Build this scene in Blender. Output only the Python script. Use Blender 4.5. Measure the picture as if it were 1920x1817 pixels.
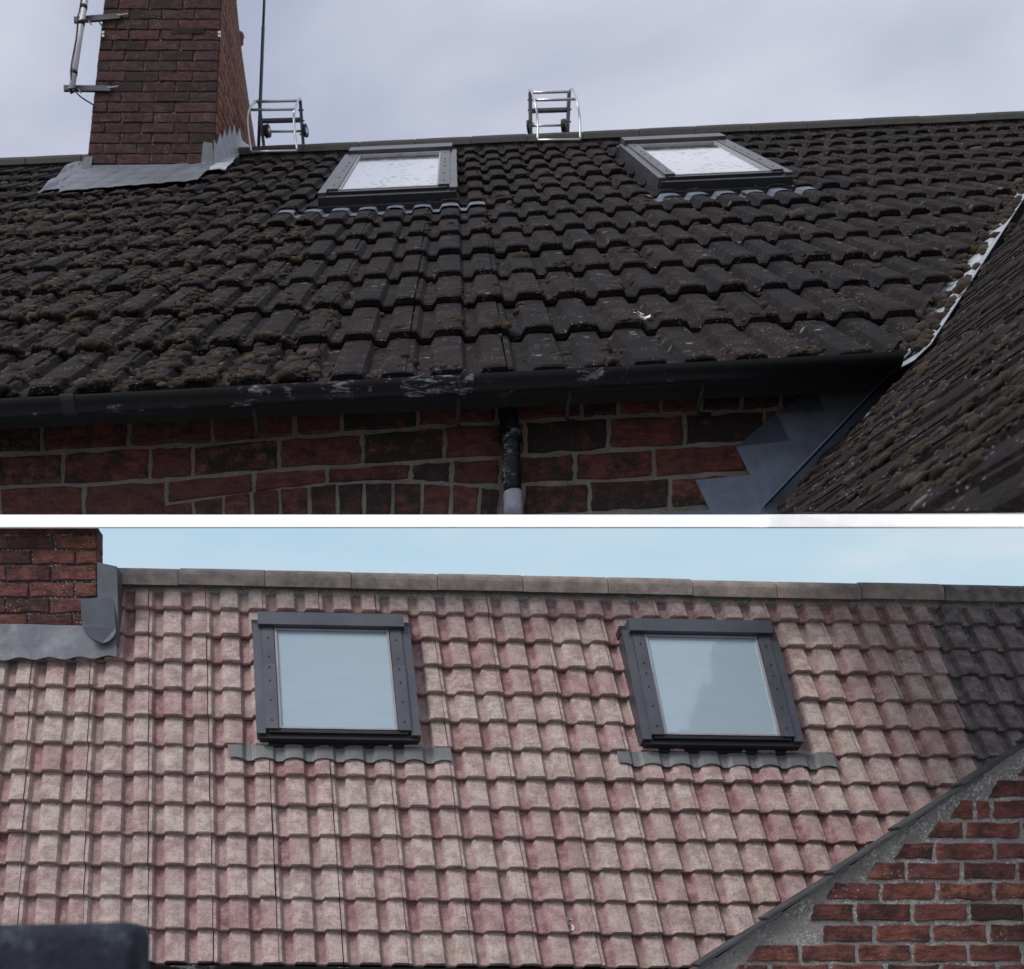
import bpy, bmesh, math, random
from mathutils import Vector as V, Matrix
from mathutils import noise as mn
random.seed(7)
for o in list(bpy.data.objects): bpy.data.objects.remove(o)
scn = bpy.context.scene
col = scn.collection

# ------------------------------------------------------------------ camera
F, PX, PY, W, H = 2100.0, 700.0, 1750.0, 1920.0, 1817.0
CZ = 2.8
cd = bpy.data.cameras.new('camera'); cam = bpy.data.objects.new('camera', cd); col.objects.link(cam)
cam.location = (0, 0, CZ); cam.rotation_euler = (math.radians(90), 0, 0)
cd.sensor_fit = 'HORIZONTAL'; cd.sensor_width = 36; cd.lens = 36 * F / W
cd.shift_x = (W / 2 - PX) / W; cd.shift_y = (PY - H / 2) / W
cd.clip_start = .05; cd.clip_end = 3000
cd.dof.use_dof = True; cd.dof.focus_distance = 5.2; cd.dof.aperture_fstop = 6.5
scn.camera = cam
# ------------------------------------------------------------------ world + sun
SUN_EL, SUN_AZ = 47.0, 237.0        # azimuth: direction the light comes from (behind the camera)
w = bpy.data.worlds.new('World'); scn.world = w; w.use_nodes = True
nt = w.node_tree; nt.nodes.clear()
def N(nt, t, **k):
    n = nt.nodes.new(t)
    for a, b in k.items(): setattr(n, a, b)
    return n
out = N(nt, 'ShaderNodeOutputWorld')
sky = N(nt, 'ShaderNodeTexSky', sky_type='NISHITA', sun_disc=False)
sky.sun_elevation = math.radians(SUN_EL); sky.sun_rotation = math.radians(SUN_AZ)
bg1 = N(nt, 'ShaderNodeBackground'); bg1.inputs[1].default_value = .05
nt.links.new(sky.outputs[0], bg1.inputs[0])
tc = N(nt, 'ShaderNodeTexCoord'); mp = N(nt, 'ShaderNodeMapping'); mp.inputs['Scale'].default_value = (1, 1, 2.2)
no = N(nt, 'ShaderNodeTexNoise'); no.inputs['Scale'].default_value = 2.6; no.inputs['Detail'].default_value = 5
no.inputs['Roughness'].default_value = .45; no.inputs['Distortion'].default_value = .5
cr = N(nt, 'ShaderNodeValToRGB')
cr.color_ramp.elements[0].position = .34; cr.color_ramp.elements[0].color = (.35, .385, .50, 1)
cr.color_ramp.elements[1].position = .66; cr.color_ramp.elements[1].color = (.64, .66, .73, 1)
bg2 = N(nt, 'ShaderNodeBackground'); bg2.inputs[1].default_value = 1.28
mx = N(nt, 'ShaderNodeMixShader'); mx.inputs[0].default_value = .9
L = nt.links.new
L(tc.outputs['Generated'], mp.inputs[0]); L(mp.outputs[0], no.inputs['Vector']); L(no.outputs[0], cr.inputs[0])
L(cr.outputs[0], bg2.inputs[0]); L(bg1.outputs[0], mx.inputs[1]); L(bg2.outputs[0], mx.inputs[2]); L(mx.outputs[0], out.inputs[0])
sd = bpy.data.lights.new('sun', 'SUN'); sd.energy = 2.6; sd.angle = math.radians(22); sd.color = (1, .975, .95)
so = bpy.data.objects.new('sun', sd); col.objects.link(so)
az, el = math.radians(SUN_AZ), math.radians(SUN_EL)
sdir = V((math.sin(az) * math.cos(el), math.cos(az) * math.cos(el), math.sin(el)))   # towards the sun
so.rotation_euler = sdir.to_track_quat('Z', 'Y').to_euler(); so.location = sdir * 30
scn.view_settings.view_transform = 'Standard'; scn.view_settings.look = 'None'
scn.view_settings.exposure = 0; scn.view_settings.gamma = 1

# ------------------------------------------------------------------ helpers
CAM = V((0, 0, CZ))
def ray(x, y): return V(((x - PX) / F, 1, (PY - y) / F))
def at(x, y, d): return CAM + ray(x, y) * d
def hit(x, y, P, n):
    r = ray(x, y); return CAM + r * ((P - CAM).dot(n) / r.dot(n))
def topx(p):
    q = p - CAM; return PX + F * q.x / q.y, PY - F * q.z / q.y
def lerp(a, b, t): return a + (b - a) * t

def tag(o, label=None, cat=None, group=None, kind=None):
    if label: o['label'] = label
    if cat: o['category'] = cat
    if group: o['group'] = group
    if kind: o['kind'] = kind
    return o
def place(o, M, parent):
    col.objects.link(o)
    if parent is not None:
        o.parent = parent; o.matrix_parent_inverse = Matrix.Identity(4)
        o.matrix_local = WM[parent.name].inverted() @ M
    else: o.matrix_local = M
    WM[o.name] = M.copy()
    return o
WM = {}
def empty(name, loc, parent=None):
    o = bpy.data.objects.new(name, None); o.empty_display_size = .1
    return place(o, Matrix.Translation(loc), parent)
def mesh(name, verts, faces, mat, parent=None, smooth=False, origin=None, attr=None):
    """verts in world space; the object's origin is put at its centre"""
    if origin is None:
        origin = V((0, 0, 0))
        for v in verts: origin += V(v)
        origin /= len(verts)
    me = bpy.data.meshes.new(name)
    me.from_pydata([tuple(V(v) - origin) for v in verts], [], faces)
    if smooth:
        for p in me.polygons: p.use_smooth = True
    if mat: me.materials.append(mat)
    me.update()
    o = bpy.data.objects.new(name, me)
    return place(o, Matrix.Translation(origin), parent)
class MB:
    def __init__(s): s.v, s.f = [], []
    def add(s, vs, fs):
        b = len(s.v); s.v += [V(x) for x in vs]; s.f += [tuple(i + b for i in f) for f in fs]; return s
    def hexa(s, p):   # 8 pts: bottom 0-3, top 4-7
        return s.add(p, [(3, 2, 1, 0), (4, 5, 6, 7), (0, 1, 5, 4), (1, 2, 6, 5), (2, 3, 7, 6), (3, 0, 4, 7)])
    def box(s, c, ax, ay, az):  # centre + half vectors
        c, ax, ay, az = V(c), V(ax), V(ay), V(az)
        return s.hexa([c - ax - ay - az, c + ax - ay - az, c + ax + ay - az, c - ax + ay - az,
                       c - ax - ay + az, c + ax - ay + az, c + ax + ay + az, c - ax + ay + az])
    def tube(s, pts, r, n=10, cap=True):
        pts = [V(p) for p in pts]; rings = []
        rs = r if isinstance(r, (list, tuple)) else [r] * len(pts)
        t0 = (pts[1] - pts[0]).normalized()
        up = V((0, 0, 1)) if abs(t0.z) < .9 else V((1, 0, 0))
        a = t0.cross(up).normalized()
        for i, p in enumerate(pts):
            t = ((pts[min(i + 1, len(pts) - 1)]) - pts[max(i - 1, 0)]).normalized()
            a = (a - t * a.dot(t)).normalized(); b = t.cross(a)
            rings.append([p + (a * math.cos(2 * math.pi * k / n) + b * math.sin(2 * math.pi * k / n)) * rs[i] for k in range(n)])
        base = len(s.v); s.v += [q for R in rings for q in R]
        for i in range(len(pts) - 1):
            for k in range(n):
                s.f.append((base + i * n + k, base + i * n + (k + 1) % n, base + (i + 1) * n + (k + 1) % n, base + (i + 1) * n + k))
        if cap:
            s.f.append(tuple(base + k for k in reversed(range(n)))); s.f.append(tuple(base + (len(pts) - 1) * n + k for k in range(n)))
        return s
    def build(s, name, mat, parent=None, smooth=False): return mesh(name, s.v, s.f, mat, parent, smooth)
def smooth_path(pts, n=6):
    pts = [V(p) for p in pts]; o = []
    for i in range(len(pts) - 1):
        p0, p1, p2, p3 = pts[max(i - 1, 0)], pts[i], pts[i + 1], pts[min(i + 2, len(pts) - 1)]
        for k in range(n):
            t = k / n
            o.append(.5 * ((2 * p1) + (p2 - p0) * t + (2 * p0 - 5 * p1 + 4 * p2 - p3) * t * t + (3 * p1 - p0 - 3 * p2 + p3) * t ** 3))
    o.append(pts[-1]); return o

# ------------------------------------------------------------------ materials
class NB:
    """small node-graph builder"""
    def __init__(s, name):
        s.m = bpy.data.materials.new(name); s.m.use_nodes = True; s.t = s.m.node_tree; s.t.nodes.clear()
        s.o = s.n('ShaderNodeOutputMaterial'); s.p = s.n('ShaderNodeBsdfPrincipled'); s.l(s.p.outputs[0], s.o.inputs[0])
        s.tc = s.n('ShaderNodeTexCoord'); s.oi = s.n('ShaderNodeObjectInfo'); s.ge = s.n('ShaderNodeNewGeometry')
        s.rnd = s.math('FRACT', s.math('ADD', s.oi.outputs['Random'], s.ge.outputs['Random Per Island']))
        s.co = None
    def n(s, t, **k):
        x = s.t.nodes.new(t)
        for a, b in k.items(): setattr(x, a, b)
        return x
    def l(s, a, b): s.t.links.new(a, b)
    def set(s, sock, v):
        if hasattr(v, 'is_output'): s.l(v, sock)
        elif isinstance(v, (tuple, list)): sock.default_value = tuple(v) + ((1,) if len(v) == 3 and sock.type == 'RGBA' else ())
        else: sock.default_value = v
    def math(s, op, a, b=None, clamp=False):
        x = s.n('ShaderNodeMath', operation=op, use_clamp=clamp); s.set(x.inputs[0], a)
        if b is not None: s.set(x.inputs[1], b)
        return x.outputs[0]
    def coords(s, scale=(1, 1, 1), jitter=True):
        m = s.n('ShaderNodeMapping'); m.inputs['Scale'].default_value = scale; s.l(s.tc.outputs['Object'], m.inputs[0])
        if not jitter: return m.outputs[0]
        v = s.n('ShaderNodeCombineXYZ'); k = s.math('MULTIPLY', s.rnd, 37.0); k2 = s.math('MULTIPLY', s.rnd, 91.0)
        s.l(k, v.inputs[0]); s.l(k2, v.inputs[1]); s.l(k, v.inputs[2])
        a = s.n('ShaderNodeVectorMath', operation='ADD'); s.l(m.outputs[0], a.inputs[0]); s.l(v.outputs[0], a.inputs[1])
        return a.outputs[0]
    def noise(s, sc, det=6, rough=.6, vec=None, dist=0.0):
        x = s.n('ShaderNodeTexNoise'); x.inputs['Scale'].default_value = sc; x.inputs['Detail'].default_value = det
        x.inputs['Roughness'].default_value = rough; x.inputs['Distortion'].default_value = dist
        s.l(vec if vec is not None else s.co, x.inputs['Vector']); return x.outputs[0]
    def voro(s, sc, vec=None, feature='F1', out=0):
        x = s.n('ShaderNodeTexVoronoi', feature=feature); x.inputs['Scale'].default_value = sc
        s.l(vec if vec is not None else s.co, x.inputs['Vector']); return x.outputs[out]
    def ramp(s, f, stops):
        x = s.n('ShaderNodeValToRGB'); s.set(x.inputs[0], f); e = x.color_ramp.elements
        while len(e) > 1: e.remove(e[0])
        e[0].position, e[0].color = stops[0][0], tuple(stops[0][1]) + (1,)
        for p, c in stops[1:]:
            q = e.new(p); q.color = tuple(c) + (1,)
        return x.outputs[0]
    def step(s, f, a, b): return s.map(f, a, b)
    def map(s, f, a, b, c=0.0, d=1.0):
        x = s.n('ShaderNodeMapRange'); s.set(x.inputs[0], f); x.inputs[1].default_value = a; x.inputs[2].default_value = b
        x.inputs[3].default_value = c; x.inputs[4].default_value = d; return x.outputs[0]
    def mix(s, f, a, b, mode='MIX'):
        x = s.n('ShaderNodeMix', data_type='RGBA', blend_type=mode); s.set(x.inputs[0], f); s.set(x.inputs[6], a); s.set(x.inputs[7], b)
        return x.outputs[2]
    def attr(s, name): return s.n('ShaderNodeAttribute', attribute_name=name).outputs['Fac']
    def bump(s, h, strength=.4, dist=.01):
        b = s.n('ShaderNodeBump'); b.inputs['Strength'].default_value = strength; b.inputs['Distance'].default_value = dist
        s.l(h, b.inputs['Height']); s.l(b.outputs[0], s.p.inputs['Normal']); return b
    def base(s, c, rough=.85, metal=0.0, spec=None):
        s.set(s.p.inputs['Base Color'], c); s.set(s.p.inputs['Roughness'], rough); s.set(s.p.inputs['Metallic'], metal)
        if spec is not None: s.p.inputs['Specular IOR Level'].default_value = spec
        return s.m

def mat_plain(name, c, rough=.6, metal=0.0, var=.25, sc=8.0, bump=.15):
    b = NB(name); b.co = b.coords()
    n1 = b.noise(sc, 6, .65)
    c2 = tuple(x * (1 - var) for x in c); c3 = tuple(min(1, x * (1 + var)) for x in c)
    b.base(b.ramp(n1, [(.3, c2), (.7, c3)]), b.map(n1, .3, .7, rough * .85, min(1, rough * 1.15)), metal)
    b.bump(b.noise(sc * 6, 4, .6), bump, .004); return b.m

def mat_tile_dark():
    b = NB('weathered_dark_tile'); b.co = b.coords()
    fine = b.noise(48, 4, .8); mid = b.noise(9, 4, .65); big = b.noise(2.6, 2, .55)
    grey = b.ramp(mid, [(.38, (.0042, .0034, .0040)), (.62, (.0120, .0098, .0112))])
    red = b.ramp(mid, [(.38, (.0066, .0036, .0042)), (.62, (.021, .0115, .0132))])
    c = b.mix(b.map(b.math('ADD', b.math('MULTIPLY', b.rnd, .6), b.math('MULTIPLY', big, .7)), .5, .85), grey, red)
    c = b.mix(b.map(fine, .50, .68, 0, .7), c, (.038, .031, .033))
    c = b.mix(b.map(fine, .46, .34, 0, .7), c, (.006, .005, .005))
    v1 = b.voro(60); m1 = b.math('MULTIPLY', b.map(b.math('ADD', v1, b.math('MULTIPLY', fine, .5)), .52, .40), b.map(mid, .50, .58))
    c = b.mix(m1, c, (.22, .21, .20))
    v2 = b.voro(10); m2 = b.math('MULTIPLY', b.map(b.math('ADD', v2, b.math('MULTIPLY', fine, .3)), .36, .28), b.map(big, .56, .60))
    c = b.mix(b.math('MULTIPLY', m2, .85), c, (.19, .185, .175))
    m3 = b.math('MULTIPLY', b.map(b.noise(5.5, 4, .75, dist=.6), .62, .66), b.map(b.rnd, .86, .88))
    c = b.mix(m3, c, (.16, .11, .022))
    c = b.mix(b.map(b.noise(3.7, 4, .7), .52, .66, 0, .65), c, (.020, .0125, .0105))
    b.base(c, b.map(fine, .3, .7, .82, 1.0), 0, .22)
    b.bump(fine, .9, .012); return b.m

def mat_tile_clean():
    b = NB('washed_pink_tile'); b.co = b.coords()
    roll = b.attr('roll')
    fine = b.noise(150, 4, .75); mid = b.noise(17, 5, .72); big = b.noise(4.2, 2, .5)
    beige = b.ramp(mid, [(.40, (.37, .295, .258)), (.60, (.58, .495, .44))])
    pink = b.ramp(mid, [(.40, (.335, .222, .208)), (.60, (.56, .435, .405))])
    maroon = b.ramp(mid, [(.40, (.20, .084, .090)), (.60, (.41, .245, .243))])
    t = b.math('ADD', b.math('MULTIPLY', b.rnd, .45), b.math('MULTIPLY', b.noise(7.5, 4, .65), .9))
    c = b.mix(b.map(t, .45, .95), beige, pink)
    # the pans keep more of the red than the rolls
    f = b.math('ADD', b.math('ADD', b.math('MULTIPLY', roll, -.22), b.math('ADD', b.math('MULTIPLY', mid, .6), b.math('MULTIPLY', big, .6))), b.math('MULTIPLY', b.math('FRACT', b.math('MULTIPLY', b.rnd, 7.31)), .24))
    c = b.mix(b.map(f, .49, .80, 0, .9), c, maroon)
    # grime in brushed cross streaks
    co2 = b.coords((9, 30, 9)); st = b.noise(2.6, 5, .8, vec=co2)
    c = b.mix(b.map(st, .52, .66, 0, .5), c, (.19, .12, .115))
    c = b.mix(b.map(fine, .55, .66, 0, .75), c, (.085, .055, .053))
    c = b.mix(b.math('MULTIPLY', b.map(b.math('ADD', b.voro(120), b.math('MULTIPLY', fine, .5)), .52, .40), b.map(b.noise(8, 3, .65), .54, .62, 0, .8)), c, (.62, .59, .54))
    co3 = b.coords((42, 5, 6)); sv = b.noise(3.0, 4, .7, vec=co3)
    c = b.mix(b.map(sv, .54, .70, 0, .3), c, (.26, .13, .13))
    b.base(c, .9, 0, .25)
    b.bump(b.math('ADD', b.math('MULTIPLY', mid, .7), fine), 1.0, .006); return b.m

def mat_tile_dirty():
    b = NB('unwashed_grey_tile'); b.co = b.coords()
    fine = b.noise(120, 4, .75); mid = b.noise(14, 4, .65)
    c = b.ramp(mid, [(.36, (.10, .085, .085)), (.64, (.26, .222, .216))])
    c = b.mix(b.map(fine, .5, .72, 0, .6), c, (.20, .19, .18))
    c = b.mix(b.math('MULTIPLY', b.map(b.math('ADD', b.voro(40), b.math('MULTIPLY', fine, .6)), .62, .45), b.map(b.noise(8, 3, .6), .48, .62, 0, .7)), c, (.36, .35, .33))
    c = b.mix(b.map(b.noise(10, 4, .7), .58, .70, 0, .7), c, (.035, .030, .030))
    b.base(c, .92, 0, .3); b.bump(b.math('ADD', fine, mid), .7, .005); return b.m

def mat_brick(name, c1, c2, c3, soot, white=.0, sc=1.0):
    b = NB(name); b.co = b.coords()
    co = b.coords((6, 6, 16)); st = b.noise(2.2 * sc, 5, .75, vec=co)
    mid = b.noise(14 * sc, 5, .75); fine = b.noise(90 * sc, 4, .7)
    c = b.mix(b.rnd, c1, c2)
    c = b.mix(b.map(b.math('FRACT', b.math('MULTIPLY', b.rnd, 5.7)), .7, .9), c, c3)
    c = b.mix(b.map(st, .42, .62, 0, .85), c, tuple(x * .38 for x in c1))
    k = b.math('ADD', mid, b.math('MULTIPLY', b.math('FRACT', b.math('MULTIPLY', b.rnd, 11.3)), .28))
    c = b.mix(b.map(k, .56, .76, 0, soot), c, (.020, .016, .015))
    c = b.mix(b.map(fine, .58, .72, 0, .3), c, (.30, .19, .15))
    if white: c = b.mix(b.math('MULTIPLY', b.map(b.voro(60 * sc), .3, .1), b.map(b.noise(5, 3, .6), .56, .66, 0, white)), c, (.55, .53, .50))
    b.base(c, .92, 0, .25)
    b.bump(b.math('ADD', b.math('MULTIPLY', st, .8), b.math('ADD', b.math('MULTIPLY', mid, .7), b.math('MULTIPLY', fine, .4))), .9, .012); return b.m

def mat_mortar(name, c, white=.3):
    b = NB(name); b.co = b.coords(jitter=False)
    n1 = b.noise(7, 6, .7); f = b.noise(110, 4, .75)
    cc = b.ramp(n1, [(.3, tuple(x * .62 for x in c)), (.7, c)])
    cc = b.mix(b.map(f, .46, .34, 0, .7), cc, tuple(x * .35 for x in c))
    cc = b.mix(b.math('MULTIPLY', b.map(f, .53, .60), b.map(b.noise(12, 3, .6), .42, .56, 0, white)), cc, (.60, .60, .58))
    b.base(cc, .95, 0, .2); b.bump(b.math('ADD', n1, f), .8, .008); return b.m

def mat_lead(name, c, metal=.12, rough=.55):
    b = NB(name); b.co = b.coords(jitter=False)
    n1 = b.noise(3.2, 6, .65, dist=.7); n2 = b.noise(22, 5, .7)
    cc = b.ramp(n1, [(.28, tuple(x * .6 for x in c)), (.55, c), (.75, tuple(min(1, x * 1.35) for x in c))])
    cc = b.mix(b.map(n2, .6, .75, 0, .5), cc, tuple(x * .5 for x in c))
    b.base(cc, b.map(n2, .3, .7, rough * .8, rough * 1.3), metal); b.bump(b.math('ADD', n1, b.math('MULTIPLY', n2, .3)), .35, .012); return b.m

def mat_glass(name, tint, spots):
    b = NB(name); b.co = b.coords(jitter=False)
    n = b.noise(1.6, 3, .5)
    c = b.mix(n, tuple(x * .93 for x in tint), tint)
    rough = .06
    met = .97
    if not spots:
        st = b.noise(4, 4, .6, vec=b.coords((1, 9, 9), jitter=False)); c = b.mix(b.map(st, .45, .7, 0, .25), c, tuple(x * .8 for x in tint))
    if spots:
        v = b.voro(12); sp = b.math('MULTIPLY', b.map(b.math('ADD', v, b.math('MULTIPLY', b.noise(40, 3, .6), .35)), .50, .44), b.map(b.noise(3.5, 4, .6), .42, .52))
        v2 = b.voro(5.5); sp2 = b.math('MULTIPLY', b.map(b.math('ADD', v2, b.math('MULTIPLY', b.noise(28, 4, .7), .45)), .44, .39), b.map(b.noise(5, 2, .5), .56, .6))
        sp = b.math('MAXIMUM', sp, sp2)
        c = b.mix(sp, c, (.018, .014, .012)); met = b.map(sp, 0, 1, .97, 0)
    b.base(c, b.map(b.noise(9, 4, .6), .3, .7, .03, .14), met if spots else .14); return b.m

def mat_gutter():
    b = NB('flaking_black_gutter_paint'); b.p.inputs['Specular IOR Level'].default_value = .25; b.co = b.coords(jitter=False)
    co = b.coords((3, 14, 14), jitter=False)
    n1 = b.noise(4.2, 8, .78, vec=co, dist=.3); n2 = b.noise(2.1, 7, .75)
    f = b.math('MULTIPLY', b.map(n1, .50, .55), b.map(n2, .54, .59))
    c = b.mix(f, (.004, .004, .0055), (.22, .225, .26))
    b.base(c, b.map(f, 0, 1, .5, .9)); b.bump(f, .5, .002); return b.m

def mat_moss():
    b = NB('cushion_moss'); b.co = b.coords(jitter=False)
    r = b.ge.outputs['Random Per Island']; fine = b.noise(130, 4, .8); mid = b.noise(18, 4, .6)
    c = b.ramp(r, [(0, (.012, .0078, .0062)), (.35, (.032, .0195, .0155)), (.62, (.056, .038, .031)), (.80, (.028, .022, .011)), (.90, (.13, .105, .093)), (1, (.085, .055, .018))])
    c = b.mix(b.map(fine, .42, .7), b.mix(.55, c, (.014, .010, .008)), c)
    c = b.mix(b.map(mid, .5, .8, 0, .3), c, (.055, .036, .028))
    b.base(c, 1.0, 0, .1)
    b.p.inputs['Sheen Weight'].default_value = .22; b.p.inputs['Sheen Roughness'].default_value = .4
    b.p.inputs['Sheen Tint'].default_value = (.75, .66, .58, 1)
    b.bump(fine, 1.0, .012); return b.m

def mat_sky_board():
    b = NB('pale_blue_sky'); b.co = b.coords((.5, 1, 1.6), jitter=False)
    n = b.noise(1.1, 5, .5)
    c = b.ramp(n, [(.36, (.48, .68, .84)), (.5, (.55, .72, .84)), (.64, (.68, .78, .86))])
    e = b.n('ShaderNodeEmission'); b.l(c, e.inputs[0]); e.inputs[1].default_value = .96
    b.l(e.outputs[0], b.o.inputs[0]); return b.m

def mat_felt():
    b = NB('dark_blue_felt'); b.co = b.coords(jitter=False)
    n = b.noise(26, 5, .7); c = b.ramp(n, [(.38, (.010, .013, .022)), (.55, (.020, .025, .036)), (.66, (.055, .063, .082))])
    b.base(c, .95); b.bump(b.noise(120, 3, .6), .6, .004); return b.m

M = dict(
    tile_dark=mat_tile_dark(), tile_clean=mat_tile_clean(), tile_dirty=mat_tile_dirty(),
    brick_wall=mat_brick('red_wall_brick', (.135, .046, .037), (.095, .038, .032), (.19, .074, .058), .95),
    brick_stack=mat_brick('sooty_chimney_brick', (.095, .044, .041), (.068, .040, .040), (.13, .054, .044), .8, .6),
    brick_side=mat_brick('pale_lit_side_brick', (.34, .17, .115), (.27, .13, .095), (.42, .20, .13), .5, .3),  # paler side bricks, lightened in colour because that face turns from the sun
    brick_lower=mat_brick('red_chimney_brick', (.19, .075, .062), (.14, .062, .056), (.36, .14, .09), .65, .5),
    brick_gable=mat_brick('red_gable_brick', (.20, .072, .058), (.15, .062, .054), (.26, .105, .078), .75, .35),
    mortar=mat_mortar('lime_mortar', (.24, .215, .18), .15), mortar_dark=mat_mortar('sooty_mortar', (.075, .066, .062), .9),
    mortar_gable=mat_mortar('speckled_cement', (.31, .295, .275), .9),
    lead=mat_lead('grey_lead', (.115, .125, .145)), lead_bright=mat_lead('bright_lead', (.42, .44, .475), .4, .45), lead_grey=mat_lead('dull_grey_lead', (.15, .155, .155), .15, .6),
    lead_blue=mat_lead('blue_grey_lead', (.12, .14, .185), .25, .5),
    frame=mat_plain('anthracite_cladding', (.085, .082, .090), .4, .55, .2, 5, .08),
    frame_b=mat_plain('slate_grey_cladding', (.085, .088, .104), .42, .4, .15, 5, .08),
    frame_dark=mat_plain('dark_sash', (.022, .022, .026), .4, .3, .2, 6, .08),
    seal=mat_plain('grey_glazing_seal', (.30, .30, .31), .45, .3, .15, 8, .05),
    screw=mat_plain('dull_screw', (.03, .03, .034), .4, .7, .2),
    glass_a=mat_glass('speckled_sky_glass', (.84, .86, .88), True), glass_b=mat_glass('painted_sky_glass', (.35, .445, .50), False),  # lower panes: reflected sky painted in as a mostly diffuse pale blue
    gutter=mat_gutter(), black=mat_plain('black_gloss_paint', (.005, .005, .006), .7, 0, .3, 7, .2),
    white_patch=mat_plain('bare_grey_pipe', (.30, .31, .36), .7, 0, .35, 14, .3),
    alu=mat_plain('worn_aluminium', (.52, .52, .53), .38, .85, .15, 12, .1), darkmetal=mat_plain('dark_steel', (.07, .07, .078), .5, .5, .25, 10, .1),
    pole=mat_plain('galvanised_pole', (.68, .67, .68), .5, .0, .12, 9, .1), rubber=mat_plain('black_rubber', (.012, .012, .013), .7, 0, .2),
    ridge_dark=mat_plain('dark_ridge_concrete', (.042, .040, .038), .9, 0, .45, 16, .6), ridge_dirty=mat_tile_dirty(), ridge_clean=mat_plain('washed_ridge_concrete', (.27, .225, .195), .9, 0, .4, 18, .8),
    under=mat_plain('roofing_felt', (.012, .011, .011), .95), terracotta=mat_plain('terracotta', (.24, .09, .07), .85, 0, .3, 20, .4),
    slate=mat_plain('dark_slate', (.045, .046, .05), .75, 0, .5, 14, .5), chalk=mat_plain('white_chalk', (.66, .65, .62), .9, 0, .15, 40, .3),
    moss=mat_moss(), sky=mat_sky_board(), white=mat_plain('white_paint', (.96, .96, .96), .6, 0, .02, 3, .03), felt=mat_felt(),
    ground=mat_plain('concrete_ground', (.20, .195, .185), .95, 0, .3, .6, .4))

# ------------------------------------------------------------------ roof frames (from tile counts in the view)
class Roof:
    def __init__(s, O, eu, ev, rs, g, sk, rh, lap, rows):
        s.O, s.eu, s.rs, s.g, s.sk, s.rh, s.lap, s.rows = V(O), V(eu).normalized(), rs, g, sk, rh * rs, lap * rs, rows
        ev = V(ev); s.ev = (ev - s.eu * ev.dot(s.eu)).normalized(); s.n = s.eu.cross(s.ev)
        s.h0 = -(s.rh + s.lap); s.B = s.O + s.n * s.h0
        s.R = Matrix((s.eu, s.ev, s.n)).transposed().to_4x4()
    def P(s, u, v, h=0.0): return s.B + s.eu * (u + s.sk * v) + s.ev * v + s.n * h
    def uv(s, x, y, h):
        q = hit(x, y, s.B + s.n * h, s.n) - s.B; v = q.dot(s.ev); return q.dot(s.eu) - s.sk * v, v
    def prof(s, k):   # roll profile, k in roll spacings, roll centres at the integers
        a = abs(k - round(k))
        if a < .29: return s.rh * (1 - .12 * (a / .29) ** 2)
        if a < .385: return s.rh * .88 * (1 - (a - .29) / .095)
        return 0.0
    def surf(s, u, v):
        r = math.floor(v / s.g + 1e-6); return s.prof(u / s.rs) + s.lap * (1 - (v / s.g - r))
PROF = [-.825, -.72, -.615, -.385, -.29, -.1, .1, .29, .385, .615, .71, .88, 1.05, 1.155]
def tile_mesh(rf, name, mat, seed):
    rnd = random.Random(seed); th = rf.lap * .86; vs = []; fs = []; rollv = []
    n = len(PROF); g = rf.g; back = 1.08
    def ht(k, i):
        z = rf.prof(k)
        if i == 0: z = rf.prof(-.83) * .86
        if i == 1: z *= .9
        return z
    for j, t in enumerate((0.0, .02, .5, back)):
        for i, k in enumerate(PROF):
            z = ht(k, i) + rf.lap * (1 - t)
            dv = (rnd.uniform(-.006, .006) * g) if j < 2 else 0
            if j == 0: z -= .035 * rf.rs
            vs.append((k * rf.rs + rf.sk * (t * g + dv), t * g + dv, z)); rollv.append(min(1, rf.prof(k) / rf.rh * 1.1))
    for i, k in enumerate(PROF):
        x, y, z = vs[i]; vs.append((x, y + .012 * rf.rs, rf.lap - th + ht(k, i) * .86)); rollv.append(rollv[i])
    for j in range(3):
        for i in range(n - 1): fs.append((j * n + i, j * n + i + 1, (j + 1) * n + i + 1, (j + 1) * n + i))
    for i in range(n - 1): fs.append((4 * n + i, 4 * n + i + 1, i + 1, i))
    # the two long sides
    for e in (0, n - 1):
        b = len(vs)
        for j in (0, 1, 2, 3):
            x, y, z = vs[j * n + e]; vs.append((x, y, z - th)); rollv.append(rollv[e])
        for j in range(3):
            q = (j * n + e, (j + 1) * n + e, b + j + 1, b + j); fs.append(q if e == 0 else q[::-1])
    me = bpy.data.meshes.new(name); me.from_pydata(vs, [], fs); me.materials.append(mat)
    a = me.attributes.new('roll', 'FLOAT', 'POINT'); a.data.foreach_set('value', rollv)
    me.update(); return me
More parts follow.
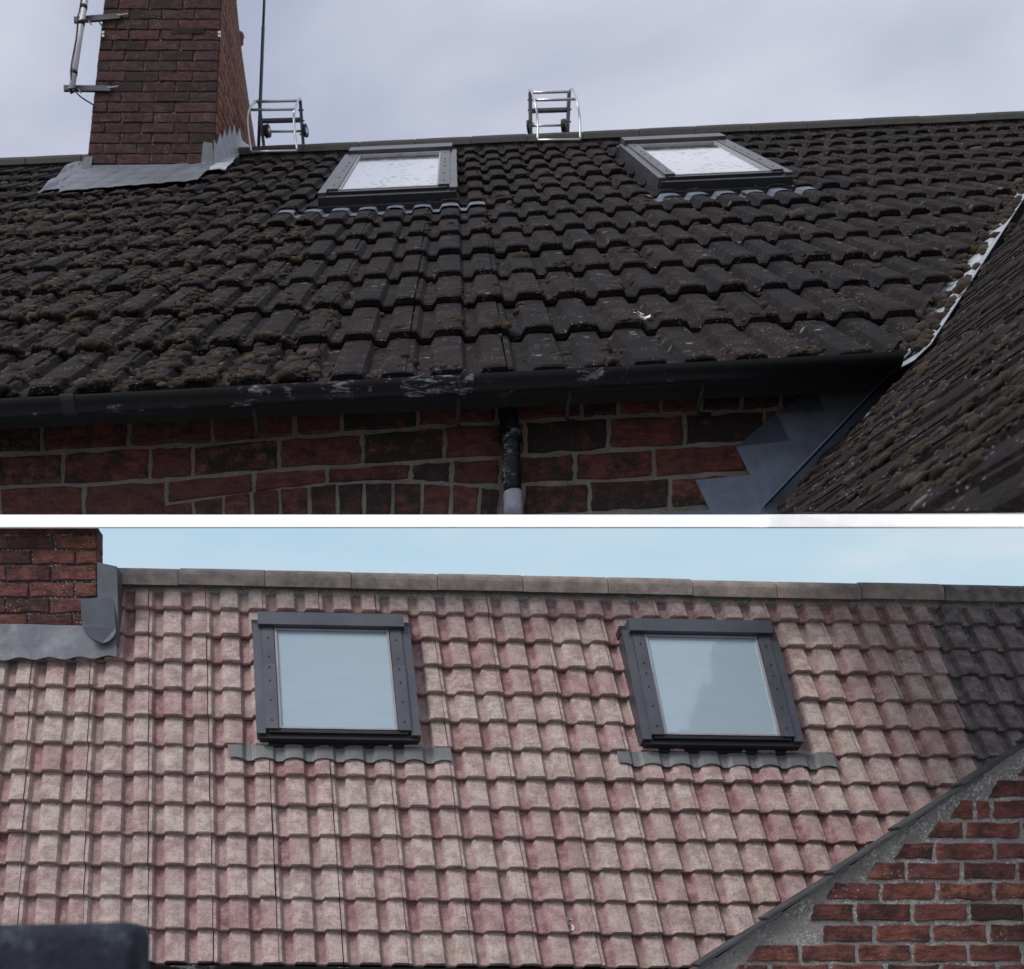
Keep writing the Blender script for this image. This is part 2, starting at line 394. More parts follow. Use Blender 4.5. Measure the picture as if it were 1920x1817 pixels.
def lay_tiles(rf, parent, cols, skip, matfun, clip=None, limit=300, clean=False):
    cache = {}; spots = []
    for r in range(rf.rows):
        for c in cols(r):
            if skip(c, r): continue
            p = rf.P(2 * c * rf.rs, (r + .4) * rf.g); px = topx(p)
            spots.append((r, c, px))
    spots.sort(key=lambda t: max(0, -60 - t[2][0], t[2][0] - W - 60) * 10 + t[2][1] * -.01)
    rnd = random.Random(3)
    far = {}
    for i, (r, c, px) in enumerate(spots):
        key = (matfun(r, c), rnd.randrange(4))
        if key not in cache: cache[key] = tile_mesh(rf, 'tile', M[key[0]], key[1])
        me = cache[key]
        M4 = Matrix.Translation(rf.P(2 * c * rf.rs + rnd.uniform(-.01, .01) * rf.rs, r * rf.g + rnd.uniform(-.012, .012) * rf.g, rnd.uniform(0, .05) * rf.rs)) @ rf.R @ Matrix.Rotation(rnd.uniform(-.008, .008), 4, 'Z') @ Matrix.Rotation(rnd.uniform(-.012, .012), 4, 'Y')
        if clip:
            P, n = clip
            cs = [(M4 @ v.co - P).dot(n) for v in me.vertices]
            if min(cs) > 0: continue
            if max(cs) > 0:
                bm = bmesh.new(); bm.from_mesh(me); inv = M4.inverted()
                bmesh.ops.bisect_plane(bm, geom=bm.verts[:] + bm.edges[:] + bm.faces[:], plane_co=inv @ P, plane_no=(inv.to_3x3() @ n), clear_outer=True)
                me = me.copy(); bm.to_mesh(me); bm.free()
                if not me.polygons: continue
        if i >= limit:                       # beyond the picture's edge: joined into one part
            vs, fs, ro = far.setdefault(key[0], ([], [], [])); b0 = len(vs)
            vs += [M4 @ v.co for v in me.vertices]; fs += [tuple(b0 + k for k in p.vertices) for p in me.polygons]; ro += [d.value for d in me.attributes['roll'].data]
            continue
        o = bpy.data.objects.new('tile', me); place(o, M4, parent)
    for k, (vs, fs, ro) in far.items():
        o = mesh('outer_tiles', vs, fs, M[k], parent); o['kind'] = 'stuff'
        o.data.attributes.new('roll', 'FLOAT', 'POINT').data.foreach_set('value', ro)
    return len(spots)

SA, SB = 1.45, .80
def camv(v): return V((v[0], v[2], -v[1]))
RA = Roof(CAM + camv((.51977, -1.68267, 3.31198)) * SA, camv((.99923, -.03766, -.01129)), camv((-.01527, -.63626, .77133)), .15 * SA, .5319 * SA, .07, .17, .17, 13)
RB = Roof(CAM + camv((-.9108, .12969, 5.14407)) * SB, camv((.99935, .00963, .03467)), camv((-.00426, -.92512, .37964)), .15 * SB, .16666 * SB, -.07, .20, .20, 13)

def brick(name, quad, n, proud, mat, parent, jit=.0, back=.03, sub=1, rnd=random):
    """irregular chamfered brick over a quad (world points, anticlockwise seen from outside)"""
    q = [V(p) for p in quad]; per = []
    for i in range(4):
        a, b = q[i], q[(i + 1) % 4]
        for k in range(sub if (b - a).length > (q[(i + 2) % 4] - b).length else max(1, sub - 1)):
            t = k / (sub if (b - a).length > (q[(i + 2) % 4] - b).length else max(1, sub - 1)); per.append(a.lerp(b, t))
    c = sum(per, V()) / len(per); m = len(per)
    ju = (q[1] - q[0]).normalized(); jv = (q[3] - q[0]).normalized()
    ring = [p + ju * rnd.uniform(-jit, jit) + jv * rnd.uniform(-jit, jit) for p in per]
    size = min((q[1] - q[0]).length, (q[3] - q[0]).length); ins = size * .09
    front = [p + (c - p).normalized() * ins + n * (proud + rnd.uniform(-.15, .15) * proud) for p in ring]
    midr = [p + n * proud * .45 for p in ring]; backr = [p - n * back for p in ring]
    vs = backr + midr + front + [c + n * proud * 1.08]; fs = []
    for a in (0, 1):
        for i in range(m): fs.append((a * m + i, a * m + (i + 1) % m, (a + 1) * m + (i + 1) % m, (a + 1) * m + i))
    for i in range(m): fs.append((2 * m + i, 2 * m + (i + 1) % m, 3 * m))
    return mesh(name, vs, fs, mat, parent)

def rbox(mb, rf, u0, u1, v0, v1, h0, h1):
    pts = [rf.P(u, v, h) for h in (h0, h1) for u, v in ((u0, v0), (u1, v0), (u1, v1), (u0, v1))]
    return mb.hexa(pts)
def lead_patch(name, rf, quad, nu, nv, off, mat, parent, follow=1.0, edge=None, thick=.004, row=None):
    """sheet dressed over the tiles; quad = four picture points bl, br, tr, tl projected on the roof, or (u0,u1,v0,v1)"""
    vs, fs = [], []
    for j in range(nv + 1):
        for i in range(nu + 1):
            s_, t_ = i / nu, j / nv
            if len(quad) == 4 and isinstance(quad[0], tuple):
                x = lerp(lerp(quad[0][0], quad[1][0], s_), lerp(quad[3][0], quad[2][0], s_), t_)
                y = lerp(lerp(quad[0][1], quad[1][1], s_), lerp(quad[3][1], quad[2][1], s_), t_)
                u, v = rf.uv(x, y, rf.lap)
            else: u, v = lerp(quad[0], quad[1], s_), lerp(quad[2], quad[3], t_)
            if edge and j == 0: v += edge(u)
            sf = rf.surf(u, v) if row is None else rf.prof(u / rf.rs) + rf.lap * (1 - (v / rf.g - row))
            h = sf * follow + rf.rh * (1 - follow) + off
            vs.append(rf.P(u, v, h + .004 * mn.noise(V((u * 9, v * 9, 0)))))
    n = len(vs); vs += [p - rf.n * thick for p in vs]
    k = nu + 1
    for j in range(nv):
        for i in range(nu):
            a = j * k + i; fs.append((a, a + 1, a + k + 1, a + k)); fs.append((n + a, n + a + k, n + a + k + 1, n + a + 1))
    for i in range(nu): fs.append((n + i, n + i + 1, i + 1, i))
    return mesh(name, vs, fs, mat, parent, smooth=False)

def skylight(rf, house, u0, u1, v0, v1, hh, mats, label, apron, frame_w=.135):
    fr, glass, gap = mats
    root = empty('skylight', rf.P((u0 + u1) / 2, v0, 0), house); root['label'] = label
    w_, l_ = u1 - u0, v1 - v0; fw = w_ * frame_w; base = rf.rh * .2
    def part(n, m, *bs):
        mb = MB()
        for b in bs: rbox(mb, rf, *b)
        return mb.build(n, m, root)
    part('curb', M['frame_dark'], (u0 + .01, u1 - .01, v0 + l_ * .02, v1, -.02, base + hh * .8))
    top = base + hh
    for sgn, ua, ub in ((-1, u0, u0 + fw), (1, u1 - fw, u1)):
        um = ua + (ub - ua) * (.42 if sgn < 0 else .58)
        lo = (ua, um) if sgn < 0 else (um, ub); hi = (um, ub) if sgn < 0 else (ua, um)
        part('side_cladding', fr, (lo[0], lo[1], v0 + l_ * .045, v1 - l_ * .05, base * .5, top * .96))
        part('sash_cladding', fr, (hi[0], hi[1], v0 + l_ * .075, v0 + l_ * .60, top * .7, top * 1.05))
        part('sash_cladding', fr, (hi[0] + .001, hi[1] - .001, v0 + l_ * .602, v1 - l_ * .09, top * .7, top * 1.03))
        sc = None
        for k, tv in enumerate((.14, .3, .46, .57, .66, .82)):
            q = rf.P((hi[0] + hi[1]) / 2, v0 + l_ * tv, top * 1.05)
            if tv > .6: q = rf.P((hi[0] + hi[1]) / 2, v0 + l_ * tv, top * 1.03)
            mb = MB().tube([q - rf.n * .004, q + rf.n * .004], w_ * (.0045 if gap == 'b' else .007), 6); mb.build('screw', M['screw'], root)
    part('top_cover', fr, (u0 + fw * .28, u1 - fw * .28, v1 - l_ * .085, v1 + l_ * .02, base * .4, top * 1.22))
    part('top_flashing', M['frame_dark'], (u0 - .004, u1 + .004, v1 - l_ * .06, v1 + l_ * .005, base * .3, top * .8))
    gi = fw * 1.12
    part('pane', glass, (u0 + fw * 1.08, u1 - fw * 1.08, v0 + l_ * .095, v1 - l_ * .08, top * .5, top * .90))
    s_ = w_ * .014
    part('glazing_seal', M['seal'], (u0 + fw + .002, u0 + fw + s_ + .002, v0 + l_ * .085, v1 - l_ * .086, top * .6, top * .985),
         (u1 - fw - s_ - .002, u1 - fw - .002, v0 + l_ * .085, v1 - l_ * .086, top * .6, top * .985),
         (u0 + fw + s_ + .003, u1 - fw - s_ - .003, v0 + l_ * .083, v0 + l_ * .096, top * .6, top * .98),
         (u0 + fw + s_ + .003, u1 - fw - s_ - .003, v1 - l_ * .105, v1 - l_ * .088, top * .6, top * .98))
    part('bottom_sash', M['frame_dark'], (u0 + fw * .55, u1 - fw * .55, v0 + l_ * .055, v0 + l_ * .082, base, top * .95))
    part('sill', fr, (u0 + fw * .25, u1 - fw * .25, v0 + l_ * .028, v0 + l_ * .054, base * .6, top * .62))
    part('sill_cover', M['frame_dark'], (u0 + .003, u1 - .003, v0, v0 + l_ * .027, base * .2, top * .42))
    ap = lead_patch('lead_apron', rf, [apron[0], apron[1], apron[2], v0 + l_ * .012], 160, 5, .019 if gap == 'b' else .018, M['lead_grey' if gap == 'b' else 'lead_blue'], root,
                    follow=(.6 if gap == 'b' else 1.0), row=6,
                    edge=lambda u: rf.g * .04 * math.cos(2 * math.pi * u / rf.rs))
    return root

# ------------------------------------------------------------------ ground
mesh('ground', [(-400, -400, 0), (400, -400, 0), (400, 400, 0), (-400, 400, 0)], [(0, 1, 2, 3)], M['ground'])
tag(bpy.data.objects['ground'], 'plain concrete ground below the houses', kind='structure')

# ================================================================== UPPER HOUSE
up = V((0, 0, 1))
houseA = tag(empty('brick_house', (0, RA.O.y + 1.2, 0)), 'brick house in the upper half with dark mossy tile roof and sooty chimney', 'house')
yA = V((0, 1, 0)); yA = (yA - RA.eu * yA.dot(RA.eu)).normalized()
zA = RA.eu.cross(yA).normalized()
if zA.z < 0: zA = -zA
WALL = RA.O + yA * .24; nW = -yA                       # outer face of the brick wall
def wp(x, y, d=0.0): return hit(x, y, WALL + nW * d, nW)

# roof C (mossy slope in the right foreground): plane through the wall abutment and the valley
V0 = hit(1712, 672, RA.B + RA.n * .02, RA.n); V1 = hit(1935, 335, RA.B + RA.n * .02, RA.n); C0 = wp(1432, 965)
nC = (V0 - C0).cross(V1 - C0).normalized()
if nC.dot(CAM - C0) < 0: nC = -nC
cp = lambda x, y, h=0.0: hit(x, y, C0 + nC * h, nC)

print('C plane normal', nC, 'depths', [round((cp(*q) - CAM).y, 2) for q in ((1920, 965), (1920, 700), (1600, 900), (1920, 350))])

# roof deck
roofA = tag(mesh('roof', [RA.P(-7.5, .03, -.03), RA.P(6.0, .03, -.03), RA.P(6.0, RA.g * 12.95, -.03), RA.P(-7.5, RA.g * 12.95, -.03),
                      RA.P(-7.5, .03, -.10), RA.P(6.0, .03, -.10), RA.P(6.0, RA.g * 12.95, -.10), RA.P(-7.5, RA.g * 12.95, -.10)],
             [(0, 1, 2, 3), (7, 6, 5, 4), (4, 5, 1, 0), (5, 6, 2, 1), (6, 7, 3, 2), (7, 4, 0, 3)], M['under'], houseA))
vdir = (V1 - V0).normalized(); vn = vdir.cross(RA.n).normalized()
if vn.x < 0: vn = -vn
clipA = (V0 - vn * .075, vn)
def sky_rect(rf, bl, br, tr, tl, h, h2):
    a, b, c, d = (rf.uv(*q, k) for q, k in ((bl, h), (br, h), (tr, h2), (tl, h2)))
    return (a[0] + d[0]) / 2, (b[0] + c[0]) / 2, rf.g * 6.97, (c[1] + d[1]) / 2
SKA = [sky_rect(RA, (592, 386), (862, 374), (852, 268), (652, 276), .07, .19), sky_rect(RA, (1238, 358), (1494, 343), (1352, 249), (1157, 258), .07, .19)]
SKB = [sky_rect(RB, (474, 1392), (792, 1396), (764, 1156), (480, 1152), .05, .12), sky_rect(RB, (1197, 1406), (1508, 1409), (1450, 1166), (1172, 1166), .05, .12)]
print('SKA', SKA, 'SKB', SKB)
def inside(c, r, rects, rf):
    a0, a1, b0, b1 = (2 * c - .83) * rf.rs, (2 * c + 1.17) * rf.rs, r * rf.g, (r + 1.08) * rf.g
    return any(a0 > q[0] and a1 < q[1] and b0 > q[2] and b1 < q[3] for q in rects)
def colsA(r):
    x0 = RA.uv(-520, topx(RA.P(0, r * RA.g))[1], .05)[0]; x1 = RA.uv(2250, topx(RA.P(0, r * RA.g))[1], .05)[0]
    return range(int(math.floor(x0 / RA.rs / 2)), int(math.ceil(x1 / RA.rs / 2)) + 1)
nA = lay_tiles(RA, roofA, colsA, lambda c, r: inside(c, r, SKA, RA), lambda r, c: 'tile_dark', clipA)
print('tiles A', nA)
# ridge tiles
def ridge(rf, parent, matfun, u0, u1, full, rad, vtop, drop, ctr=0.0, first=None):
    k = 0; u = u0
    while u < u1:
        length = first if (first and k == 0) else full; k += 1
        mb = MB(); a = rf.P(u, vtop, 0) + V((0, 0, ctr)); b = rf.P(u + length * .998, vtop, 0) + V((0, 0, ctr)); dz = random.uniform(-.003, .003)
        bk = V((0, 1, 0)); zz = V((0, 0, 1)); prof = []
        for i in range(9):
            t = math.pi * (.08 + .84 * i / 8); prof.append((-math.cos(t) * rad * 1.15, math.sin(t) * rad * .95))
        prof = [(prof[0][0] - rad * .06, prof[0][1] - drop)] + prof + [(prof[-1][0], prof[-1][1] - drop)]
        ring = []
        for p, sc in ((a, .93), (a.lerp(b, .012), 1.0), (a.lerp(b, .5), 1.012), (a.lerp(b, .988), 1.0), (b, .93)):
            ring.append([p + bk * y * sc + zz * (z * sc + dz) for y, z in prof])
        n = len(prof); vs = [q for R in ring for q in R]; fs = []
        for j in range(4):
            for i in range(n - 1): fs.append((j * n + i, (j + 1) * n + i, (j + 1) * n + i + 1, j * n + i + 1))
        fs.append(tuple(range(n))); fs.append(tuple(4 * n + i for i in reversed(range(n))))
        mesh('ridge_tile', vs, fs, M[matfun(u)], parent)
        u += length
uR = [RA.uv(x, y, .1)[0] for x, y in ((-420, 315), (2240, 195))]
ridge(RA, roofA, lambda u: 'ridge_dark', uR[0], uR[1], .62, .115, RA.g * 12.93, .06, .03)
MB().hexa([RA.P(-7.5, RA.g * 12.78, -.02), RA.P(6, RA.g * 12.78, -.02), RA.P(6, RA.g * 12.95, -.02), RA.P(-7.5, RA.g * 12.95, -.02), RA.P(-7.5, RA.g * 12.86, .085), RA.P(6, RA.g * 12.86, .085), RA.P(6, RA.g * 12.95, .085), RA.P(-7.5, RA.g * 12.95, .085)]).build('ridge_bedding', M['mortar_dark'], roofA)
# back slope so that the ridge is a real roof
ra0, ra1 = RA.P(-7.5, RA.g * 12.95, -.03), RA.P(6.0, RA.g * 12.95, -.03)
mesh('back_slope', [ra0, ra1, ra1 + V((0, 4.5, -3.4)), ra0 + V((0, 4.5, -3.4))], [(3, 2, 1, 0)], M['tile_dark'], houseA)
# skylights
aps = []
for i, q in enumerate(SKA):
    x0, x1 = ((520, 908), (1205, 1512))[i]
    yb = (402, 378)[i]
    q0, q1 = RA.uv(x0, (404, 366)[i], RA.lap)[0], RA.uv(x1, (380, 352)[i], RA.lap)[0]
    skylight(RA, houseA, q[0], q[1], q[2], q[3], .145, (M['frame'], M['glass_a'], 'a'),
             ('left roof window with dirt specks on its pane', 'right roof window with dirt specks on its pane')[i], (q0, q1, q[2] - RA.g * .30))
# wall
wallA = mesh('wall', [wp(-760, 2500) - nW * 0, wp(2300, 2500), wp(2300, 655), wp(-760, 828)] + [p - nW * .3 for p in (wp(-760, 2500), wp(2300, 2500), wp(2300, 655), wp(-760, 828))],
             [(0, 1, 2, 3), (7, 6, 5, 4), (0, 4, 5, 1), (1, 5, 6, 2), (2, 6, 7, 3), (3, 7, 4, 0)], M['mortar'], houseA)
def interp(pts, x):
    for (x0, y0), (x1, y1) in zip(pts, pts[1:]):
        if x <= x1: return y0 + (y1 - y0) * (x - x0) / (x1 - x0)
    (x0, y0), (x1, y1) = pts[-2:]; return y0 + (y1 - y0) * (x - x0) / (x1 - x0)
Lm = [[(-700, 828), (-200, 800), (0, 790), (640, 752), (1280, 716), (1700, 690)],
      [(-700, 890), (-200, 863), (0, 853), (400, 833), (640, 814), (860, 798), (1000, 790), (1280, 777), (1700, 757)],
      [(-700, 950), (-200, 925), (0, 915), (280, 903), (520, 882), (640, 875), (860, 862), (1010, 853), (1280, 837), (1700, 815)],
      [(-700, 1008), (-200, 984), (0, 992), (310, 974), (318, 945), (476, 926), (600, 909), (770, 902), (860, 911), (1000, 910), (1280, 893), (1700, 872)],
      [(-200, 1040), (0, 1033), (300, 1010), (900, 980), (1000, 969), (1280, 953), (1700, 935)]]
Jx = [[-570, -405, -245, -85, 78, 242, 398, 553, 640, 783, 930, 1090, 1160, 1240, 1313, 1390, 1463, 1545, 1700],
      [-530, -368, -205, -45, 118, 282, 362, 523, 680, 833, 985, 1140, 1283, 1433, 1500],
      [-620, -465, -310, -150, 0, 158, 313, 476, 613, 771, 847, 938, 1078, 1226, 1400],
      [980, 1105, 1256, 1400]]
for r in range(4):
    for x0, x1 in zip(Jx[r], Jx[r][1:]):
        m_, t_ = 4.2, 4.5
        a, b = x0 + m_, x1 - m_
        q = [wp(a, interp(Lm[r + 1], a) - t_), wp(b, interp(Lm[r + 1], b) - t_), wp(b, interp(Lm[r], b) + t_), wp(a, interp(Lm[r], a) + t_)]
        brick('brick', q, nW, .011, M['brick_wall'], wallA, jit=.0055, sub=5)
sx = [303, 362, 418, 472, 525, 580, 632, 683, 737, 792, 847, 900, 938]
sy = [(300, 951), (362, 941), (418, 933), (472, 925), (525, 919), (580, 914), (632, 910), (683, 908), (792, 909), (847, 912), (900, 916), (940, 920)]
for x0, x1 in zip(sx, sx[1:]):
    a, b = x0 + 3.5, x1 - 3.5
    q = [wp(a + (a - 620) * -.03, 1040), wp(b + (b - 620) * -.03, 1040), wp(b, interp(sy, b)), wp(a, interp(sy, a))]
    brick('soldier_brick', q, nW, .011, M['brick_wall'], wallA, jit=.004, sub=4)
# fascia + gutter
g0, g1 = at(-760, 786.7, 4.66), at(1694, 658.5, 4.66)
gd = (g1 - g0).normalized(); gy = V((0, 1, 0)); gz = gd.cross(gy).normalized()
if gz.z < 0: gz = -gz
mb = MB(); mb.box((g0 + g1) / 2 + gy * .17 + gz * .022, (g1 - g0) / 2, gy * .02, gz * .035); mb.build('fascia', M['black'], houseA)
def half_round(p, q, r, th, n=14, a0=0.0, a1=math.pi):
    vs, fs = [], []
    for e in (p, q):
        for rr in (r, r - th):
            for i in range(n + 1):
                t = a0 + (a1 - a0) * i / n; vs.append(e + gy * (r - rr * math.cos(t)) - gz * rr * math.sin(t))
    k = n + 1
    for i in range(n):
        fs.append((i, i + 1, 2 * k + i + 1, 2 * k + i)); fs.append((k + i + 1, k + i, 3 * k + i, 3 * k + i + 1))
        fs.append((k + i, k + i + 1, i + 1, i)); fs.append((2 * k + i, 2 * k + i + 1, 3 * k + i + 1, 3 * k + i))
    fs.append((0, 2 * k, 3 * k, k)); fs.append((n, k + n, 3 * k + n, 2 * k + n)); return vs, fs
GR = .054
gut = mesh('gutter', *half_round(g0, g1, GR, .008, 18), M['gutter'], houseA)
# end cap
n_ = 14
cap = [g1 + gd * .004 + gy * (GR - GR * math.cos(math.pi * i / n_)) - gz * GR * math.sin(math.pi * i / n_) for i in range(n_ + 1)]
mesh('end_cap', cap + [c - gd * .02 for c in cap], [tuple(range(n_, -1, -1)), tuple(range(n_ + 1, 2 * n_ + 2))] + [(i, i + 1, n_ + 2 + i, n_ + 1 + i) for i in range(n_)], M['black'], gut)
for x in (125, 875):
    t = (x + 760) / 2454.0; p = g0.lerp(g1, t)
    mesh('gutter_union', *half_round(p - gd * .028 - gy * .006 + gz * .004, p + gd * .028 - gy * .006 + gz * .004, GR + .006, .012, 16), M['gutter' if x > 500 else 'black'], gut)
for x in (470, 862, 1075, 1330):
    t = (x + 760) / 2454.0; p = g0.lerp(g1, t) + gy * (2 * GR)
    mb = MB(); mb.tube(smooth_path([p - gz * .02, p - gz * .06 - gy * .01, p + gy * .08 - gz * .12, wp(x, topx(p)[1] + 75)], 4), .008, 8); mb.build('gutter_bracket', M['black'], gut)
# downpipe
mb = MB(); pa, pb, pc = wp(948, 735, .09), wp(957, 820, .075), wp(962, 1700, .07)
mb.tube(smooth_path([g0.lerp(g1, (947 + 760) / 2454.) + gy * GR - gz * .04, pa, pb, wp(960, 915, .07)], 6) + [wp(961, 921, .07)], .042, 14)
dp = mb.build('downpipe', M['gutter'], houseA, True)
mb = MB(); mb.tube([wp(961, 921.5, .07), wp(962, 968, .07)], .041, 14); mb.build('bare_pipe_length', M['white_patch'], dp, True)
mb = MB(); mb.tube([wp(957, 812, .07), wp(957.4, 826, .07)], .052, 14); mb.build('pipe_collar', M['gutter'], dp, True)

# ---- chimney stack of the upper house
CH = RA.P(*RA.uv(280, 322, RA.lap), RA.lap); nCh = -yA
def chp(x, y, d=0.0): return hit(x, y, CH + nCh * d, nCh)
yb_, yt_ = 345., -350.
def cedge(side, y): return (164 + (300 - y) * .108) if side == 0 else (402 + (300 - y) * .045)
Dch = (CH - CAM).y
KD = 1.172                                             # back of the stack / front, in distance
def cfront(a, y): return chp(lerp(cedge(0, y), cedge(1, y), a), y)
def cback(y):      # right rear edge, slightly out of plumb
    f = cfront(1, y); y2 = topx(f)[1]; yb = PY - (PY - y2) / KD
    return at(lerp(478, 442, (270 - yb) / 230.), yb, f.y * KD)
def cside(c, y): return cfront(1, y).lerp(cback(y), c)
bl_ = lambda y: cback(y) - (cfront(1, y) - cfront(0, y))
stack = [cfront(0, yb_), cfront(1, yb_), cback(yb_), bl_(yb_), cfront(0, yt_), cfront(1, yt_), cback(yt_), bl_(yt_)]
mbx = MB().hexa(stack); chim = mbx.build('chimney', M['mortar_dark'], houseA)
sideN = (cside(1, 200) - cside(0, 200)).cross(V((0, 0, 1))).normalized()
if sideN.x < 0: sideN = -sideN
ch = 19.35; y = 309.0; row = 0
while y > yt_ + 5:
    y2 = y - ch; tilt = 0
    off = (.5 if row % 2 else 0); nb = 3.62
    xs = [0.0] + [(k + (.42 if row % 2 else .85) + random.uniform(-.05, .05)) / nb for k in range(4)]
    xs = [x for x in xs if x < .93] + [1.0]
    for a, b in zip(xs, xs[1:]):
        gp = .006
        q = [cfront(a + gp * (a > 0), y - .7), cfront(b - gp * (b < 1), y - .7), cfront(b - gp * (b < 1), y2 + .7), cfront(a + gp * (a > 0), y2 + .7)]
        if y < -90: continue
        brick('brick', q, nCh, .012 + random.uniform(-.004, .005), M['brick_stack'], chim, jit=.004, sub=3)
    if y > 290: y = y2; row += 1; continue
    ns = 4.6; xs = [0.0] + [(k + (.85 if row % 2 else .42) + random.uniform(-.05, .05)) / ns for k in range(6)]
    xs = [x for x in xs if x < .94] + [1.0]
    for a, b in zip(xs, xs[1:]):
        gp = .009
        q = [cside(a + gp * (a > 0), y - 1), cside(b - gp, y - 1), cside(b - gp, y2 + 1), cside(a + gp * (a > 0), y2 + 1)]
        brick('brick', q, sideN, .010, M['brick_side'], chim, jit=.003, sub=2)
    y = y2; row += 1
q = [chp(321, 66, .004), chp(383, 64.5, .004), chp(383, 52, .004), chp(321, 53.5, .004)]
vent = brick('air_brick', q, nCh, .016, M['brick_stack'], chim, jit=.0, sub=1)
for ii in range(9):
    for jj in range(2):
        c_ = q[0].lerp(q[1], (ii + 1) / 10).lerp(q[3].lerp(q[2], (ii + 1) / 10), (jj + 1) / 3.)
        MB().box(c_ + nCh * .0175, (q[1] - q[0]) * .026, nCh * .002, (q[3] - q[0]) * .11).build('vent_hole', M['under'], vent)
for x in (193, 411):
    for dy in (0, 6.5): MB().box(chp(x + .5, 62 + dy, .018), RA.eu * .013, nCh * .012, up * .011).build('cable_clip', M['alu'], chim)
for (xx, yy) in ((430, 2), (443, 74)):
    p = at(xx + 6, yy, Dch * KD)
    mb = MB(); mb.tube([p + V((0, 0, -.07)), p + V((0, 0, -.05)), p + V((0, 0, .02)), p + V((0, 0, .035)), p + V((0, 0, .07))], [.03, .05, .05, .062, .05], 12); mb.build('clay_collar', M['terracotta'], chim, True)
# lead round the stack
lead_patch('lead_apron', RA, [(112, 372), (372, 350), (404, 316), (150, 322)], 90, 8, .055, M['lead'], chim, follow=.14)
mb = MB(); mb.hexa([chp(150, 336, .006), chp(408, 334, .006), chp(408, 334, .03), chp(150, 336, .03), chp(161, 310, .006), chp(401, 307, .006), chp(401, 307, .022), chp(161, 310, .022)]); mb.build('lead_upstand', M['lead'], chim)
lead_patch('lead_tail', RA, [(72, 372), (150, 362), (176, 300), (150, 300)], 16, 12, .045, M['lead'], chim, follow=.5)
mb = MB(); mb.hexa([chp(140, 352, .02), chp(166, 340, .02), chp(166, 340, .035), chp(140, 352, .035), chp(158, 294, .008), chp(174, 293, .008), chp(174, 293, .024), chp(158, 294, .024)]); mb.build('lead_corner', M['lead'], chim)
lead_patch('lead_soaker', RA, [(378, 332), (424, 326), (470, 278), (388, 300)], 18, 14, .05, M['lead_bright'], chim, follow=.35)
# side lead with torn fingers dressed up the brickwork
def side_at(x, y):
    c, yy = .5, y - 150.
    for _ in range(25):
        f0 = topx(cside(c, yy)); fc = topx(cside(c + .01, yy)); fy = topx(cside(c, yy + 1))
        a, b2, d, e = (fc[0] - f0[0]) / .01, fy[0] - f0[0], (fc[1] - f0[1]) / .01, fy[1] - f0[1]
        rx, ry = x - f0[0], y - f0[1]; det = a * e - b2 * d
        c += (rx * e - b2 * ry) / det; yy += (a * ry - d * rx) / det
    return cside(c, yy)
tops = [(398, 262), (403, 272), (409, 250), (413, 262), (418, 242), (422, 258), (427, 236), (431, 254), (436, 233), (440, 256), (446, 240), (450, 262), (456, 268), (462, 272)]
vs, fs = [], []
for i, (x, y_) in enumerate(tops):
    t = i / 13; bx, by = lerp(392, 470, t), lerp(330, 276, t)
    for k in (0, .5, 1): vs.append(side_at(lerp(bx, x, k), lerp(by, y_, k)) + sideN * (.022 + .02 * (1 - k)))
for i in range(13):
    for t in (0, 1): fs.append((i * 3 + t, (i + 1) * 3 + t, (i + 1) * 3 + t + 1, i * 3 + t + 1))
nvs = len(vs); vs += [v - sideN * .006 for v in vs]; fs += [tuple(nvs + k for k in reversed(f)) for f in fs]
mesh('side_lead', vs, fs, M['lead_bright'], chim)
MB().hexa([chp(374, 330, .022), chp(404, 328, .022), chp(404, 328, .034), chp(374, 330, .034), chp(381, 266, .014), chp(398, 268, .014), chp(398, 268, .024), chp(381, 266, .024)]).build('lead_corner', M['lead'], chim)

# ---- stepped flashing on the wall and lead in the valley
poly = [(1238, 962), (1330, 956), (1304, 900), (1406, 890), (1380, 838), (1481, 826), (1455, 775), (1546, 771), (1530, 727), (1580, 726), (1672, 716), (1690, 725), (1480, 985), (1238, 985)]
pf = [wp(x, y, .014) for x, y in poly]; pbk = [wp(x, y, .002) for x, y in poly]
bm = bmesh.new(); f1 = bm.faces.new([bm.verts.new(p) for p in pf]); bmesh.ops.triangulate(bm, faces=[f1])
me = bpy.data.meshes.new('step_flashing'); bm.verts.index_update()
vsf = [v.co.copy() for v in bm.verts]; fsf = [tuple(v.index for v in f.verts) for f in bm.faces]; bm.free()
k = len(vsf); allv = vsf + pbk; fsf += [(i, (i + 1) % k, k + (i + 1) % k, k + i) for i in range(k)]
fl = mesh('step_flashing', allv, fsf, M['lead_blue'], houseA)
# valley gutter: a dished strip along the valley
vs, fs = [], []
N_ = 26
inC = nC.cross(vdir).normalized()
if inC.x < 0: inC = -inC
inA = -vn
for i in range(N_ + 1):
    t = -.035 + 1.115 * i / N_; p = V0.lerp(V1, t); wob = .008 * mn.noise(V((t * 14, 0, 0)))
    vs += [p + inA * .17 - RA.n * .015, p + inA * .05 + RA.n * (-.008 + wob), p + inC * .05 + nC * .004, p + inC * .13 + nC * .004]
for i in range(N_):
    for j in range(3): fs.append((i * 4 + j, i * 4 + j + 1, (i + 1) * 4 + j + 1, (i + 1) * 4 + j))
nn = len(vs); vs += [v - (RA.n + nC).normalized() * .006 for v in vs]; fs += [tuple(nn + q for q in reversed(f)) for f in fs]
mesh('valley_lead', vs, fs, M['lead_bright'], houseA)
